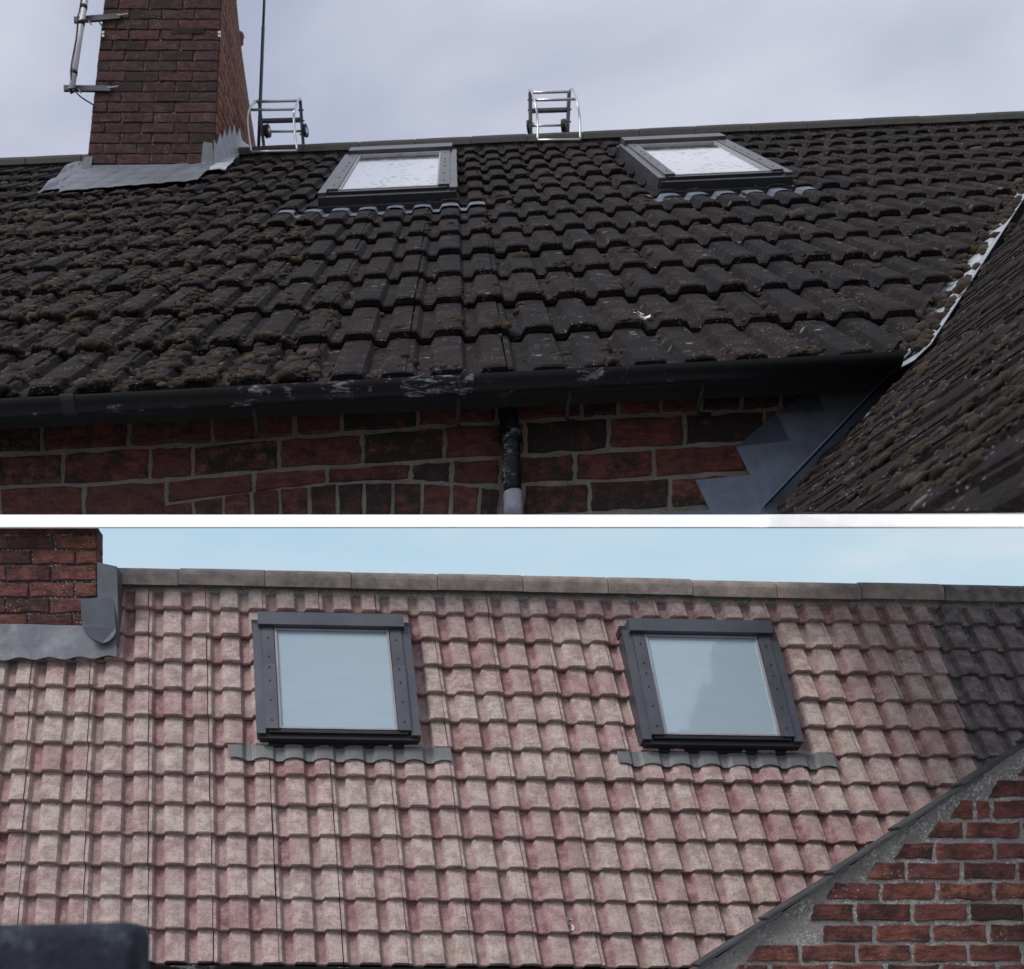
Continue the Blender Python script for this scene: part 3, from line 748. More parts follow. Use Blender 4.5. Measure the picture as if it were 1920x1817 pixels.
# lead where the near roof meets the brick wall
vs, fs = [], []
Pe = V0 + (V0 - C0) * .02
for i in range(21):
    p = C0.lerp(Pe, i / 20.0) ; toward = nW
    vs += [p + up * .05 + nW * .016, p + nW * .03 + nC * .022, p + nW * .075 + nC * .03 - (nC * (nW.dot(nC) * .075)), ]
for i in range(20):
    for j in range(2): fs.append((i * 3 + j, (i + 1) * 3 + j, (i + 1) * 3 + j + 1, i * 3 + j + 1))
nn = len(vs); vs += [v - nC * .006 for v in vs]; fs += [tuple(nn + q for q in reversed(f)) for f in fs]
mesh('cover_flashing', vs, fs, M['lead_blue'], houseA)

# ---- the mossy roof in the right foreground
ea, eb = cp(1500, 1000), cp(1925, 640)
evC = (eb - ea).normalized(); euC = evC.cross(nC).normalized()
O_C = cp(1760, 985)
RC = Roof(O_C, euC, evC, .15 * SA * .78, .30, 0.0, .2, .2, 12)
houseC = tag(empty('side_roof', cp(1700, 960)), 'moss-covered roof slope rising in the right foreground of the upper half', 'roof')
# deck polygon in the plane of the tiles' underside
dq = [cp(1440, 950, -.06), V0 - nC * .06, V1 - nC * .06, cp(2060, 200, -.06), cp(2060, 950, -.06)]
deck = mesh('deck', dq + [p - nC * .03 for p in dq], [(0, 1, 2, 3, 4)[::-1], (5, 6, 7, 8, 9), ] + [(i, (i + 1) % 5, 5 + (i + 1) % 5, 5 + i) for i in range(5)], M['under'], houseC)
cut_planes = []
def addcut(a, b, keep):     # plane through the line a-b and perpendicular to C; keep the side holding the point
    n = (b - a).cross(nC).normalized()
    if (keep - a).dot(n) > 0: n = -n
    cut_planes.append((a, n))
kp = cp(1850, 800)
a_, b_ = cp(1432, 958), cp(2000, 958); n_c = (b_ - a_).cross(a_ - CAM).normalized()
if (kp - a_).dot(n_c) > 0: n_c = -n_c
cut_planes.append((a_, n_c))                            # sawn lower edge
addcut(C0 + nW * .03, V0 + nW * .03, kp)
addcut(V0 + inC * .015, V1 + inC * .015, kp)
cacheC = {}
cnt = 0
for r in range(-9, 24):
    for c in range(-18, 20):
        M4 = Matrix.Translation(RC.P(2 * c * RC.rs, r * RC.g, 0)) @ RC.R
        ctr = M4 @ V((0, RC.g * .5, 0)); q = ctr - CAM
        if q.y < .8: continue
        x, y_ = topx(ctr)
        if not (1330 < x < 2080 and 200 < y_ < 1120): continue
        key = random.randrange(3)
        if key not in cacheC: cacheC[key] = tile_mesh(RC, 'tile', M['tile_dark'], 20 + key)
        me = cacheC[key]; own = False; ok = True
        for P_, n in (cut_planes[0], cut_planes[2 if (ctr - V0).dot(vdir) > 0 else 1]):
            cs = [(M4 @ v.co - P_).dot(n) for v in me.vertices]
            if min(cs) > 0: ok = False; break
            if max(cs) > 0:
                bm = bmesh.new(); bm.from_mesh(me); inv = M4.inverted()
                bmesh.ops.bisect_plane(bm, geom=bm.verts[:] + bm.edges[:] + bm.faces[:], plane_co=inv @ P_, plane_no=(inv.to_3x3() @ n), clear_outer=True)
                me = me.copy(); bm.to_mesh(me); bm.free()
                if not me.polygons: ok = False; break
        if ok: place(bpy.data.objects.new('tile', me), M4, deck); cnt += 1
print('tiles C', cnt)

# added board carrying the white band on below the near roof, tilted to catch light
vs = []
for x in (1426, 1500, 1600, 1700, 1800, 1920, 2060):
    d = (cp(max(x, 1440), 958) - CAM).y - .03
    p_, q_ = at(x, 965, d), at(x, 988, d * .974); vs += [p_, q_, p_ + V((.004, .003, .002)), q_ + V((.004, .003, .003))]
fs = []
for i in range(6):
    a = i * 4; fs += [(a, a + 1, a + 5, a + 4), (a + 3, a + 2, a + 6, a + 7), (a + 1, a + 3, a + 7, a + 5), (a + 2, a, a + 4, a + 6)]
mesh('added_band_board', vs, fs, M['white'], houseC)

# ---- moss cushions
def ico(sub):
    bm = bmesh.new(); bmesh.ops.create_icosphere(bm, subdivisions=sub, radius=1.0)
    vs = [v.co.copy() for v in bm.verts]; fs = [tuple(v.index for v in f.verts) for f in bm.faces]; bm.free()
    return vs, [f for f in fs if max(vs[i].z for i in f) > -.15]
ICO = {1: ico(1), 2: ico(2), 3: ico(3)}
class Moss:
    def __init__(s): s.v, s.f = [], []
    def clump(s, p, eu, ev, n, a, b, h, lod):
        vs, fs = ICO[lod]; base = len(s.v); off = V((random.uniform(0, 99),) * 3); rot = random.uniform(0, 6.28)
        cu, su = math.cos(rot), math.sin(rot)
        for q in vs:
            d = 1 + .35 * mn.noise(q * 1.6 + off) + (.20 * mn.noise(q * 4.5 + off) if lod > 1 else 0) + (.12 * mn.noise(q * 11 + off) if lod > 2 else 0)
            x, y = q.x * cu - q.y * su, q.x * su + q.y * cu
            s.v.append(p + eu * (x * a * d) + ev * (y * b * d) + n * (q.z * h * d - h * .12))
        s.f += [tuple(base + i for i in f) for f in fs]
mo = Moss(); rnd = random
def dens(x, y):
    d = .16
    if x < 560: d = .16 + .84 * min(1, (560 - x) / 220) * max(0, min(1, (y - 335) / 50)) * max(.25, min(1, (690 - y) / 130))
    if x < 470 and y < 350: d = .55
    if x > 1480 and y < 330: d = .42
    return d
for _ in range(26000):
    v = rnd.random() ** .8 * 13 * RA.g; yv = topx(RA.P(0, v, .03))[1]
    x = rnd.uniform(-60, 1980); u, v = RA.uv(x, yv - (x - 750) * .045, RA.lap)
    if v < .02 or v > 12.8 * RA.g: continue
    p = RA.P(u, v, 0); x, y = topx(p)
    if any(q[0] - .06 < u < q[1] + .06 and q[2] - .25 * RA.g < v < q[3] + .05 for q in SKA): continue
    if 75 < x < 470 and y < 372 - (x - 75) * .1: continue
    if (p - (V0 - vn * .06)).dot(vn) > 0: continue
    D = dens(x, y); k = u / RA.rs; fr = k - round(k); odd = round(k) % 2
    vf = v / RA.g % 1
    wgt = D
    if odd and abs(fr - .17) < .06: wgt += .35                  # along the interlocks
    if vf < .06: wgt += .12
    if abs(fr) > .36 and D < .3: wgt *= .8
    if D > .5: wgt *= .75
    if rnd.random() > wgt * .55: continue
    if odd and abs(fr - .17) < .06: u = (round(k) + .17) * RA.rs
    s_ = rnd.choice((.008, .010, .012, .015, .019)) * (1.2 + .5 * max(0, D - .2)) * (1 if rnd.random() > .05 else 1.7)
    mo.clump(RA.P(u, v, RA.surf(u, v)), RA.eu, RA.ev, RA.n, s_ * rnd.uniform(.9, 1.5), s_ * rnd.uniform(.9, 1.6), s_ * rnd.uniform(.5, .95), 1 if s_ < .013 else 2)
# the thick mat of cushions on the left
for _ in range(3600):
    x = rnd.uniform(-40, 560); y = rnd.uniform(350, 600)
    if rnd.random() > dens(x, y): continue
    u, v = RA.uv(x, y, RA.lap); s_ = rnd.uniform(.009, .027)
    if any(q[0] - .06 < u < q[1] + .06 and q[2] - .3 * RA.g < v < q[3] + .05 for q in SKA): continue
    mo.clump(RA.P(u, v, RA.surf(u, v) - .006), RA.eu, RA.ev, RA.n, s_ * rnd.uniform(1.1, 1.9), s_ * rnd.uniform(.9, 1.4), s_ * rnd.uniform(.35, .7), 2)
for _ in range(520):
    x = rnd.uniform(-60, 600) if rnd.random() < .6 else rnd.uniform(-60, 1700); y = rnd.uniform(330, 715)
    u, v = RA.uv(x, y - (x - 750) * .02, RA.lap)
    if v < .03 or v > 12.5 * RA.g: continue
    if rnd.random() > (.25 + .75 * dens(x, y)): continue
    if any(q[0] - .1 < u < q[1] + .1 and q[2] - .35 * RA.g < v < q[3] + .05 for q in SKA): continue
    if x < 470 and y < 385: continue
    if (RA.P(u, v) - (V0 - vn * .1)).dot(vn) > 0: continue
    if rnd.random() < .6: v = math.floor(v / RA.g) * RA.g + rnd.uniform(.005, .10) * RA.g
    S = rnd.uniform(.026, .058) * (.75 if x > 600 else 1)
    for _ in range(rnd.randint(5, 11)):
        uu, vv = u + rnd.gauss(0, S * 1.1), max(.01, v + rnd.gauss(0, S * .7)); k_ = S * rnd.uniform(.3, .62)
        mo.clump(RA.P(uu, vv, RA.surf(uu, vv) + .003), RA.eu, RA.ev, RA.n, k_ * rnd.uniform(.9, 1.4), k_, k_ * rnd.uniform(.55, .95), 2)
# single big cushions that stand out
for x, y, s_ in ((410, 668, .05), (405, 690, .04), (425, 700, .035), (612, 588, .055), (620, 600, .045), (640, 548, .06), (1190, 472, .05), (1170, 470, .045), (1215, 476, .04),
                 (1140, 643, .045), (1165, 655, .04), (1440, 577, .05), (1450, 588, .04), (1406, 608, .028), (1505, 495, .032), (1570, 556, .04), (1545, 545, .03), (1590, 566, .03), (870, 545, .04), (880, 560, .035), (940, 612, .045), (930, 618, .03)):
    for _ in range(8):
        u, v = RA.uv(x + rnd.uniform(-9, 9), y + rnd.uniform(-5, 5), RA.lap + .02)
        mo.clump(RA.P(u, v, RA.surf(u, v)), RA.eu, RA.ev, RA.n, s_ * rnd.uniform(.3, .7), s_ * rnd.uniform(.3, .7), s_ * rnd.uniform(.3, .55), 3)
for _ in range(190):                       # debris and moss packed along the valley
    t = rnd.uniform(-.02, 1.0); p = V0.lerp(V1, t) + (inA if rnd.random() < .6 else inC) * rnd.uniform(.0, .09)
    if rnd.random() < max(0, mn.noise(V((t * 9, 3, 0)))) * 2.4: continue
    s_ = rnd.uniform(.014, .04); mo.clump(p + RA.n * .02, RA.eu, RA.ev, RA.n, s_, s_ * 1.3, s_ * .8, 2)
mossA = mesh('moss', mo.v, mo.f, M['moss'], houseA, smooth=True); mossA['kind'] = 'stuff'; mossA['label'] = 'brown moss cushions scattered over the dark tiles'
moC = Moss()
for _ in range(7000):
    x, y = rnd.uniform(1440, 2050), rnd.uniform(340, 940); p = cp(x, y)
    if mn.noise(p * 2.3) + rnd.uniform(-.25, .25) < .02: continue
    if y > 940 - max(0, x - 1500) * .12: continue
    if any((p - P_).dot(n) > -.02 for P_, n in (cut_planes[0], cut_planes[2 if (p - V0).dot(vdir) > 0 else 1])): continue
    q = p - RC.B; v = q.dot(RC.ev); u = q.dot(RC.eu); k = u / RC.rs; fr = k - round(k)
    if rnd.random() > .22 + .78 * (.12 < abs(fr) < .32): continue
    sc = rnd.choice((.005, .007, .009, .011, .014)) * rnd.uniform(.9, 1.4)
    moC.clump(RC.P(u, v, RC.surf(u, v)), RC.eu, RC.ev, RC.n, sc * rnd.uniform(.8, 1.3), sc * rnd.uniform(1, 1.9), sc * rnd.uniform(.6, 1.1), 2)
mC = mesh('moss', moC.v, moC.f, M['moss'], houseC, smooth=True); mC['kind'] = 'stuff'; mC['label'] = 'rows of brown moss cushions on the foreground roof'

# chalk numeral on a tile
def chalk(rf, parent, x, y, size):
    cu = bpy.data.curves.new('numeral', 'FONT'); cu.body = '5'; cu.size = size; cu.align_x = 'CENTER'; cu.align_y = 'CENTER'; cu.extrude = .0008; cu.offset = -.012 * size
    t = bpy.data.objects.new('t', cu); col.objects.link(t)
    me = bpy.data.meshes.new_from_object(t); bpy.data.objects.remove(t)
    me.name = 'chalk_numeral'; me.materials.clear(); me.materials.append(M['chalk'])
    u, v = rf.uv(x, y, rf.lap + rf.rh * .5)
    for vt in me.vertices:      # drape over the tile
        a, b = vt.co.x + u, vt.co.y + v; vt.co.z += rf.surf(a, b) + .004
    o = bpy.data.objects.new('chalk_numeral', me); return place(o, Matrix.Translation(rf.P(u, v, 0)) @ rf.R, parent)
chalk(RA, roofA, 1202, 584, .26)

# ---- roof ladders hooked over the ridge
dR = (RA.P(0, RA.g * 12.95) - CAM).y
def ladder(label, fl, fr, bl, br, rungs, thick, axle, wheels, basebar, dfront, dback):
    root = tag(empty('roof_ladder', at(*fl[0], dfront)), label, 'roof ladder', 'ladder hooks over the ridge')
    def path(f, b):
        k = len(f); pts = [at(x, y, dfront if i < k - 1 else lerp(dfront, dback, .45)) for i, (x, y) in enumerate(f)]
        return smooth_path(pts + [at(*b[0], dback)], 5)
    px_ = dR / F
    for f, b in ((fl, bl), (fr, br)):
        MB().tube(path(f, b), 2.0 * px_, 8).build('hook_tube', M['alu'], root, True)
        a_, b_ = at(*b[0], dback), at(*b[1], dback); m_ = (a_ + b_) / 2
        MB().box(m_, V((3.0 * px_, 0, 0)), V((0, .03, 0)), (b_ - a_) / 2).build('stile', M['darkmetal'], root)
        for t in (.22, .45, .75):
            q = a_.lerp(b_, t); MB().tube([q - V((5.5 * px_, .02, 0)), q + V((5.5 * px_, -.02, 0))], 1.3 * px_, 6).build('bolt', M['darkmetal'], root)
    for i, (a_, b_, t) in enumerate(rungs):
        d = lerp(dfront, dback, t); MB().tube([at(*a_, d), at(*b_, d)], 2.2 * px_, 8).build('rung', M['alu'], root, True)
    a_, b_ = thick; MB().box((at(*a_, dback) + at(*b_, dback)) / 2, (at(*b_, dback) - at(*a_, dback)) / 2, V((0, .02, 0)), V((0, 0, 2.6 * px_))).build('rung', M['darkmetal'], root)
    a_, b_ = axle; MB().tube([at(*a_, dback), at(*b_, dback)], 2 * px_, 8).build('axle', M['alu'], root, True)
    for (x, y_, wt) in wheels:
        c = at(x, y_, dback - .03); ax = V((1, -.35, 0)).normalized()
        wo = MB().tube([c - ax * wt * px_ * .5, c + ax * wt * px_ * .5], 11 * px_, 18).build('wheel', M['rubber'], root)
        MB().tube([c - ax * wt * px_ * .6, c + ax * wt * px_ * .6], 5 * px_, 14).build('hub', M['alu'], wo)
    a_, b_ = basebar; MB().tube([at(*a_, dfront), at(*b_, dfront)], 2.2 * px_, 8).build('base_bar', M['alu'], root, True)
    return root
dfr = (RA.P(*RA.uv(510, 284, .12), .1) - CAM).y
ladder('roof ladder hook over the ridge beside the brick chimney', [(471, 284), (466, 250), (464, 225), (467, 206), (478, 192)], [(557, 282), (553, 250), (551, 222), (553, 205), (561, 184)],
       [(486, 190), (495, 278)], [(563, 190), (569, 276)], [((470, 206), (553, 205), .12), ((476, 191), (559, 189), .55)], ((491, 227), (566, 225)), ((502, 247), (570, 246)), [(501, 246, 8), (573, 245, 4)], ((471, 285), (557, 283)), dfr, dR + .14)
dfr = (RA.P(*RA.uv(1047, 262, .12), .1) - CAM).y
ladder('roof ladder hook over the ridge between the two skylights', [(1008, 263), (1008, 227), (1003, 192), (995, 168)], [(1088, 262), (1087, 223), (1082, 190), (1073, 166)],
       [(994, 172), (995, 254)], [(1067, 173), (1064, 250)], [((997, 174), (1069, 172), .5), ((1004, 188), (1081, 186), .2)], ((998, 208), (1064, 206)), ((998, 236), (1060, 235)), [(991, 238, 4), (1057, 236, 8)], ((1008, 263), (1088, 262)), dfr, dR + .14)

# ---- masts
dM = Dch - .06; px_ = dM / F
mast = tag(empty('aerial_mast', at(134, 170, dM)), 'pale grey aerial mast clamped to the left edge of the chimney', 'mast')
MB().tube([at(170, -70, dM), at(134, 171, dM)], 5.6 * px_, 14).build('pole', M['pole'], mast, True)
for y_ in (14, 45, 137):
    x_ = lerp(170, 134, (y_ + 70) / 241.); MB().tube([at(x_ + .5, y_ - 3.2, dM), at(x_ - .5, y_ + 3.2, dM)], 6.3 * px_, 14).build('tape_band', M['rubber'], mast, True)
MB().tube([at(134.3, 170, dM), at(133.2, 176, dM)], [5 * px_, 1 * px_], 10).build('end_plug', M['rubber'], mast)
for (xa, ya, xb, yb2) in ((139, 38, 226, 31), (120, 166, 208, 167)):
    br = MB().box((at(xa, ya, dM + .04) + at(xb, yb2, Dch - .02)) / 2, (at(xb, yb2, Dch - .02) - at(xa, ya, dM + .04)) / 2, V((0, .014, 0)), V((0, 0, 5 * px_))).build('bracket', M['darkmetal'], mast)
    xm = lerp(170, 134, ((ya + yb2) / 2 + 70) / 241.)
    MB().tube(smooth_path([at(xm - 9, ya + 1, dM + .03), at(xm - 6, ya, dM - .045), at(xm + 6, ya - .5, dM - .045), at(xm + 9, ya, dM + .03)], 4), 1.7 * px_, 7).build('clamp', M['darkmetal'], br)
    MB().tube([at(xm + 12, ya + 1, dM), at(xm + 17, ya + 8, dM - .03)], 1.3 * px_, 6).build('clamp_bolt', M['darkmetal'], br)
    MB().tube([at(xb - 6, yb2 - 2, Dch - .03), at(xb + 14, yb2 - 5, Dch - .05)], 1.4 * px_, 6).build('anchor', M['alu'], br)
MB().tube(smooth_path([at(161, -60, dM - .03), at(150, 15, dM - .03), at(146, 32, dM - .03), at(143, 70, dM - .03), at(134, 120, dM - .03), at(133, 145, dM - .03), at(140, 168, dM), at(152, 182, dM), at(176, 197, Dch - .02)], 6), 1.3 * px_, 7).build('cable', M['rubber'], mast, True)
MB().tube([at(186, 41, Dch - .02), at(194, 53, Dch - .01)], 1.3 * px_, 6).build('anchor', M['darkmetal'], mast)
m2 = tag(empty('antenna_pole', at(486, 270, dR + .3)), 'tall thin dark pole rising behind the ridge beside the chimney', 'pole')
MB().tube([at(498, -60, dR + .3), at(493.5, 50, dR + .3)], 2.6 * dR / F, 10).build('upper_tube', M['darkmetal'], m2, True)
MB().tube([at(493.5, 50, dR + .3), at(484.5, 285, dR + .3)], 3.3 * dR / F, 10).build('lower_tube', M['darkmetal'], m2, True)

# ================================================================== BAND AND LOWER SKY
DP = WALL.y - .10
s0 = [at(-700, 983, DP), at(2700, 983, DP), at(2700, 1180, DP), at(-700, 1180, DP)]
skyb = mesh('sky', s0 + [p + V((0, .02, 0)) for p in s0], [(3, 2, 1, 0), (4, 5, 6, 7), (0, 1, 5, 4), (1, 2, 6, 5), (2, 3, 7, 6), (3, 0, 4, 7)], M['sky'])
tag(skyb, 'pale blue sky behind the ridge of the lower roof', kind='structure')
b0, b1 = at(-700, 988, DP - .34), at(2700, 988, DP - .34); t0, t1 = at(-700, 965, DP - .27), at(2700, 965, DP - .27)
bn = (b1 - b0).cross(t0 - b0).normalized() * .006
band = mesh('white_band', [b0, b1, t1, t0] + [p - bn for p in (b0, b1, t1, t0)],
            [(0, 1, 2, 3), (7, 6, 5, 4), (4, 5, 1, 0), (5, 6, 2, 1), (6, 7, 3, 2), (7, 4, 0, 3)], M['white'])
tag(band, 'plain white horizontal band between the upper and lower views', kind='structure')

# ================================================================== LOWER HOUSE
houseB = tag(empty('brick_house', (0, RB.O.y + .6, 0)), 'house in the lower half with clean pinkish tile roof and two skylights', 'house')
roofB = mesh('roof', [RB.P(-3.2, .01, -.02), RB.P(4.4, .01, -.02), RB.P(4.4, RB.g * 12.9, -.02), RB.P(-3.2, RB.g * 12.9, -.02),
                      RB.P(-3.2, .01, -.06), RB.P(4.4, .01, -.06), RB.P(4.4, RB.g * 12.9, -.06), RB.P(-3.2, RB.g * 12.9, -.06)],
             [(0, 1, 2, 3), (7, 6, 5, 4), (4, 5, 1, 0), (5, 6, 2, 1), (6, 7, 3, 2), (7, 4, 0, 3)], M['under'], houseB)
def colsB(r):
    y_ = topx(RB.P(0, r * RB.g))[1]; x0 = RB.uv(-520, y_, .03)[0]; x1 = RB.uv(2300, y_, .03)[0]
    return range(int(math.floor(x0 / RB.rs / 2)), int(math.ceil(x1 / RB.rs / 2)) + 1)
cdirt = [RB.uv(1748 + (1800 - 1110) * 0, 1112, .03)[0]]
def matB(r, c):
    u = (2 * c - .2) * RB.rs; return 'tile_dirty' if u > cdirt[0] - .02 else 'tile_clean'
nB = lay_tiles(RB, roofB, colsB, lambda c, r: inside(c, r, SKB, RB), matB, None)
print('tiles B', nB)
# ridge tiles (joint spacing 158 px)
vt = RB.g * 12.92
u158 = RB.uv(337, 1085, .03)[0]; u2 = RB.uv(1757, 1105, .03)[0]; lenB = (u2 - u158) / 9
ridge(RB, roofB, lambda u: 'ridge_dirty' if u > u2 - .05 else 'ridge_clean', u158 - lenB * .76,  u2 + lenB * 3, lenB, .058, vt, .045, .034, lenB * .76)
MB().hexa([RB.P(a, vt - .05, h) for h in (-.01, .035) for a in (-3.2, 4.4)][0:0] or [RB.P(-3.2, vt - .045, -.02), RB.P(4.4, vt - .045, -.02), RB.P(4.4, vt + .02, -.02), RB.P(-3.2, vt + .02, -.02), RB.P(-3.2, vt - .03, .03), RB.P(4.4, vt - .03, .03), RB.P(4.4, vt + .02, .03), RB.P(-3.2, vt + .02, .03)]).build('ridge_bedding', M['mortar_gable'], roofB)
for i, q in enumerate(SKB):
    xa, xb = ((428, 845), (1158, 1570))[i]; yy = (1412, 1428)[i]
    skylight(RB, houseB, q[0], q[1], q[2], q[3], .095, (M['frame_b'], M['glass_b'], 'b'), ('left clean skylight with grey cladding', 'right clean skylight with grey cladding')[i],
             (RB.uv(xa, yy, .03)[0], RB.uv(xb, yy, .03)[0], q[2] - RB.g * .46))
chalk(RB, roofB, 1070, 1733, .085)
# body of the house below the eaves
eb0, eb1 = RB.P(-3.2, 0, -.03), RB.P(4.4, 0, -.03)
MB().hexa([V((eb0.x, eb0.y + .2, 0)), V((eb1.x, eb0.y + .2, 0)), V((eb1.x, eb0.y + .7, 0)), V((eb0.x, eb0.y + .7, 0)),
           V((eb0.x, eb0.y + .2, eb0.z - .12)), V((eb1.x, eb0.y + .2, eb0.z - .12)), V((eb1.x, eb0.y + .7, eb0.z - .12)), V((eb0.x, eb0.y + .7, eb0.z - .12))]).build('wall', M['mortar_gable'], houseB)
gq0, gq1 = at(-300, 1803, RB.O.y - .075), at(2200, 1834, RB.O.y - .075)
gd = (gq1 - gq0).normalized(); gz = gd.cross(gy).normalized(); gz = gz if gz.z > 0 else -gz
mesh('gutter', *half_round(gq0, gq1, .05, .005, 14), M['gutter'], houseB)
# chimney of the lower house
CB = RB.P(*RB.uv(100, 1205, RB.lap), RB.lap); nB_ = V((0, -1, 0))
def bp(x, y, d=0.0): return hit(x, y, CB + nB_ * d, nB_)
q = [bp(-420, 1260), bp(181, 1260), bp(181, 1260) + V((0, .09, 0)), bp(-420, 1260) + V((0, .09, 0)), bp(-420, 989), bp(183, 989), bp(183, 989) + V((0, .09, 0)), bp(-420, 989) + V((0, .09, 0))]
chB = MB().hexa(q).build('chimney', M['mortar_dark'], houseB)
rowsB = [(988.5, 1002), (1005, 1030), (1033, 1058.5), (1061.5, 1090), (1093, 1120), (1123, 1150), (1153, 1178), (1181, 1206)]
joB = [[57, 143], [17, 103], [60, 142], [13, 97], [55, 141], [12, 95], [53, 137], [10, 96]]
for (ya, yb2), js in zip(rowsB, joB):
    full = [js[0] - 84 * k for k in (5, 4, 3, 2, 1)] + js + [182]
    for a, b in zip(full, full[1:]):
        e = 182 if b == 182 else b - 1.8
        brick('brick', [bp(a + 1.8, yb2 - 1), bp(e, yb2 - 1), bp(e, ya + .6), bp(a + 1.8, ya + .6)], nB_, .007 + random.uniform(-.002, .003), M['brick_lower'], chB, jit=.003 if ya > 990 else .0005, sub=4)
    sN = V((1, 0, 0)); A_ = bp(182, yb2 - 1); B_ = bp(182, ya + .6)
    brick('brick', [A_, A_ + V((0, .085, 0)), B_ + V((0, .085, 0)), B_], sN, .004, M['brick_lower'], chB, jit=.002, sub=2)
# lead apron with a dressed lower edge and the upright piece beside the stack
lead_patch('lead_apron', RB, [(-420, 1256), (222, 1243), (222, 1186), (-420, 1174)], 160, 6, .042, M['lead'], chB, follow=.012, edge=lambda u: RB.g * .05 * math.cos(2 * math.pi * u / RB.rs + 1))
MB().hexa([bp(-420, 1214, .012), bp(180, 1214, .012), bp(180, 1214, .03), bp(-420, 1214, .03), bp(-420, 1180, .004), bp(176, 1180, .004), bp(176, 1180, .014), bp(-420, 1180, .014)]).build('lead_upstand', M['lead'], chB)
MB().hexa([bp(184, 1216, .02), bp(223, 1216, .02), bp(223, 1216, .02) + V((0, .3, 0)), bp(184, 1216, .02) + V((0, .3, 0)), bp(182, 1054, .02), bp(219, 1062, .02), bp(219, 1062, .02) + V((0, .3, 0)), bp(182, 1054, .02) + V((0, .3, 0))]).build('lead_cheek', M['lead'], chB)
# rounded tongue over the apron
tg = []
for k in range(19):
    t = math.pi * k / 18; tg.append((193 + 30 * math.cos(t) * -1, 1196 + 28 * math.sin(t)))
tg = [(163, 1160), (163, 1196)] + tg[1:-1] + [(222, 1196), (220, 1150)]
pf = [RB.P(*RB.uv(x, y_, RB.lap), RB.lap + .065 + max(0, (1196 - y_)) * .0006 + max(0, 190 - x) * .0016) for x, y_ in tg]
mesh('lead_tongue', pf + [p - RB.n * .008 for p in pf], [tuple(range(len(pf)))[::-1]] + [(i, (i + 1) % len(pf), len(pf) + (i + 1) % len(pf), len(pf) + i) for i in range(len(pf))], M['lead'], chB)
for (ya, yb2, x0_) in ((1124, 1150, 160), (1150, 1182, 162)):
    MB().hexa([bp(x0_ + 8, yb2, .010), bp(184, yb2, .010), bp(184, yb2, .018), bp(x0_ + 8, yb2, .018), bp(x0_ - 2, ya, .010), bp(184, ya - 4, .010), bp(184, ya - 4, .016), bp(x0_ - 2, ya, .016)]).build('lead_step', M['lead'], chB)

# ================================================================== GABLE IN THE LOWER RIGHT CORNER
DG = 3.62; nG = V((0, -1, 0)); GP = V((0, DG, 0))
def gp_(x, y, d=0.0): return at(x, y, DG - d)
houseG = tag(empty('gable_house', V((gp_(1700, 1817).x, DG, 0))), 'red brick gable with cement verge in the lower right corner', 'house')
rk = lambda x: 1817 - (x - 1308) * .6855
wv = [V((gp_(1311, 1817).x, DG, 0)), V((gp_(2500, 1817).x, DG, 0)), gp_(2500, rk(2500)), gp_(1311, rk(1311) + 4)]
gw = mesh('wall', wv + [p + V((0, .05, 0)) for p in wv], [(0, 1, 2, 3), (7, 6, 5, 4), (0, 4, 5, 1), (1, 5, 6, 2), (2, 6, 7, 3), (3, 7, 4, 0)], M['mortar_gable'], houseG)
Z = lambda x, y: (1280 + x / 3., 1337 + y / 3.)
GR_ = [((300, 362), [1868, 2180], 40), ((372, 478), [1708, 1950, 2280], 55), ((490, 598), [1490, 1640, 1735, 2050, 2350], 60), ((612, 708), [1360, 1582, 1905, 2230], 60),
       ((728, 824), [1175, 1415, 1755, 2070, 2380], 60), ((838, 940), [1015, 1255, 1570, 1880, 2200], 60), ((952, 1054), [790, 1112, 1430, 1748, 2060, 2380], 60),
       ((1070, 1172), [700, 968, 1290, 1608, 1925, 2240], 30), ((1188, 1288), [772, 1080, 1398, 1718, 2035, 2350], 10), ((1300, 1400), [350, 658, 978, 1290, 1605, 1910, 2230], 60),
       ((1412, 1515), [240, 490, 830, 1140, 1450, 1770, 2090], 60), ((1525, 1625), [300, 640, 960, 1280, 1600, 1920, 2240], 0)]
for (ya, yb2), js, sl in GR_:
    for i, (a, b) in enumerate(zip(js, js[1:])):
        a2, b2 = a + 14, b - 14; l = sl if i == 0 else 0
        qd = [gp_(*Z(a2, yb2 - 5)), gp_(*Z(b2, yb2 - 5)), gp_(*Z(b2, ya + 5)), gp_(*Z(a2 + l, ya + 5))]
        brick('brick', qd, nG, .006 + random.uniform(-.002, .002), M['brick_gable'], gw, jit=.0035, sub=5)
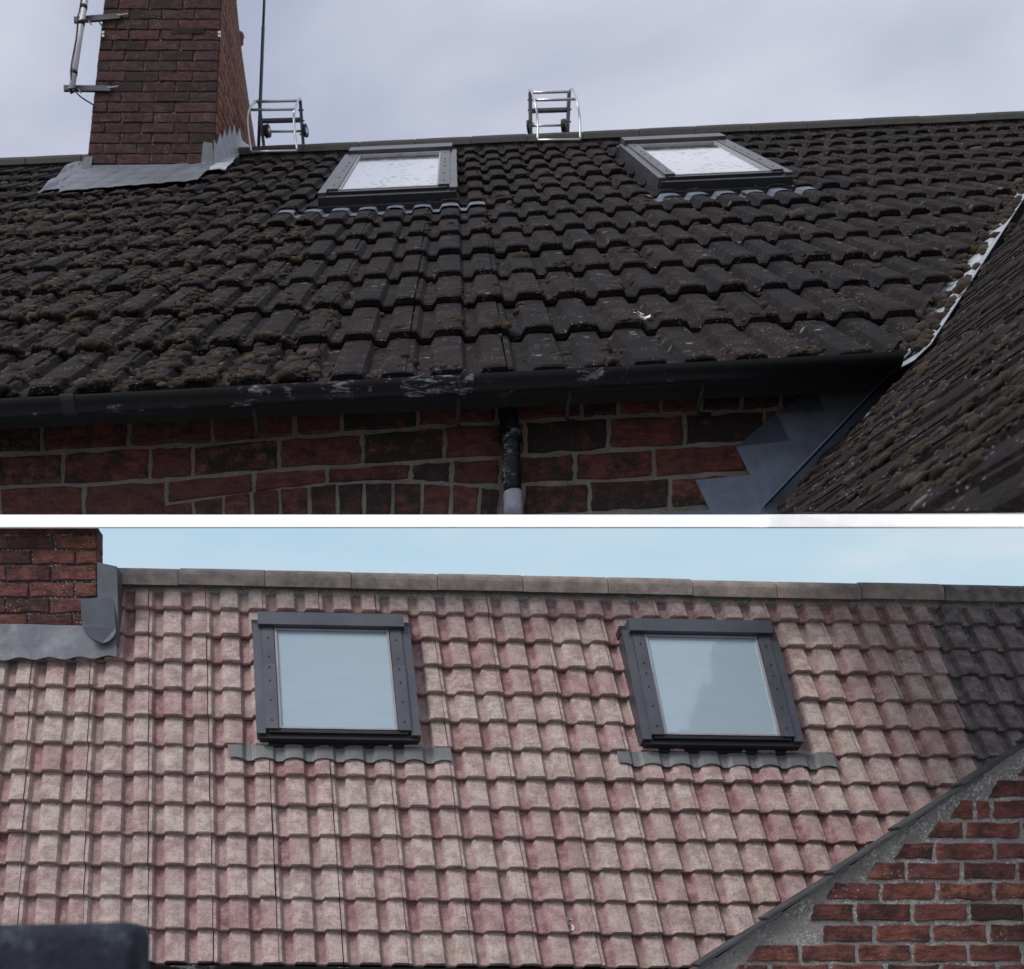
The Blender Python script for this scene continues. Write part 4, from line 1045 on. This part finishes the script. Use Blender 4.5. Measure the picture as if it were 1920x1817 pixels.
# verge: overlapping dark slates seen on edge
vx = [1186, 1309, 1437, 1560, 1683, 1802, 1925, 2048, 2170]
rd = (gp_(1900, rk(1900)) - gp_(1300, rk(1300))).normalized(); rn = V((-rd.z, 0, rd.x)); rn = rn if rn.z > 0 else -rn
for i, x in enumerate(vx):
    a, b = gp_(x, rk(x)), gp_(x + 152, rk(x + 152)); pxm = DG / F
    p0, p1 = a + rn * 7.5 * pxm, b - rn * 0.5 * pxm
    mb = MB(); L_ = (p1 - p0); ax = L_ / 2
    tn = V((-L_.z, 0, L_.x)).normalized(); tn = tn if tn.z > 0 else -tn
    mb.box((p0 + p1) / 2 + V((0, .012, 0)), ax, V((0, .04, 0)), tn * 2.6 * pxm); vs_ = mb.build('verge_slate', M['slate'], houseG)
    # bedding wedge under the raised end
    MB().box(a + rd * 14 * pxm + rn * 1.2 * pxm + V((0, .0, 0)), rd * 15 * pxm, V((0, .03, 0)), rn * 2.2 * pxm).build('verge_slip', M['slate'], vs_)
a, b = gp_(1250, rk(1250)), gp_(2500, rk(2500)); pxm = DG / F
MB().hexa([a - rn * 3 * pxm + V((0, .02, 0)), b - rn * 3 * pxm + V((0, .02, 0)), b - rn * 3 * pxm + V((0, .05, 0)), a - rn * 3 * pxm + V((0, .05, 0)),
           a + rn * 0 * pxm + V((0, .02, 0)), b + V((0, .02, 0)), b + V((0, .05, 0)), a + V((0, .05, 0))]).build('roof_edge', M['slate'], houseG)

# ================================================================== BLURRED COPING, LOWER LEFT
d0 = 1.05
xl, xr, yt2 = -260, 258, 1735
bm = bmesh.new()
c_ = (at(xl, yt2, d0) + at(xr, 2300, d0)) / 2; sx_ = (at(xr, 0, d0).x - at(xl, 0, d0).x); sz_ = at(0, yt2, d0).z - at(0, 2300, d0).z
bmesh.ops.create_cube(bm, size=1.0)
for v in bm.verts: v.co = V((v.co.x * sx_, v.co.y * .07, v.co.z * sz_))
bmesh.ops.bevel(bm, geom=bm.edges[:], offset=.016, segments=5, profile=.5, affect='EDGES')
bmesh.ops.subdivide_edges(bm, edges=bm.edges[:], cuts=1)
for v in bm.verts:
    v.co += v.normal * .002 * mn.noise(v.co * 40) if v.normal.length > 0 else V()
    v.co.z += .006 * (v.co.x / sx_) if v.co.z > 0 else 0
me = bpy.data.meshes.new('coping'); bm.to_mesh(me); bm.free(); me.materials.append(M['felt'])
for p in me.polygons: p.use_smooth = True
o = bpy.data.objects.new('coping', me); place(o, Matrix.Translation(c_ + V((0, .035, 0))), None)
tag(o, 'dark blue-grey rounded coping, out of focus in the bottom left corner', 'coping')
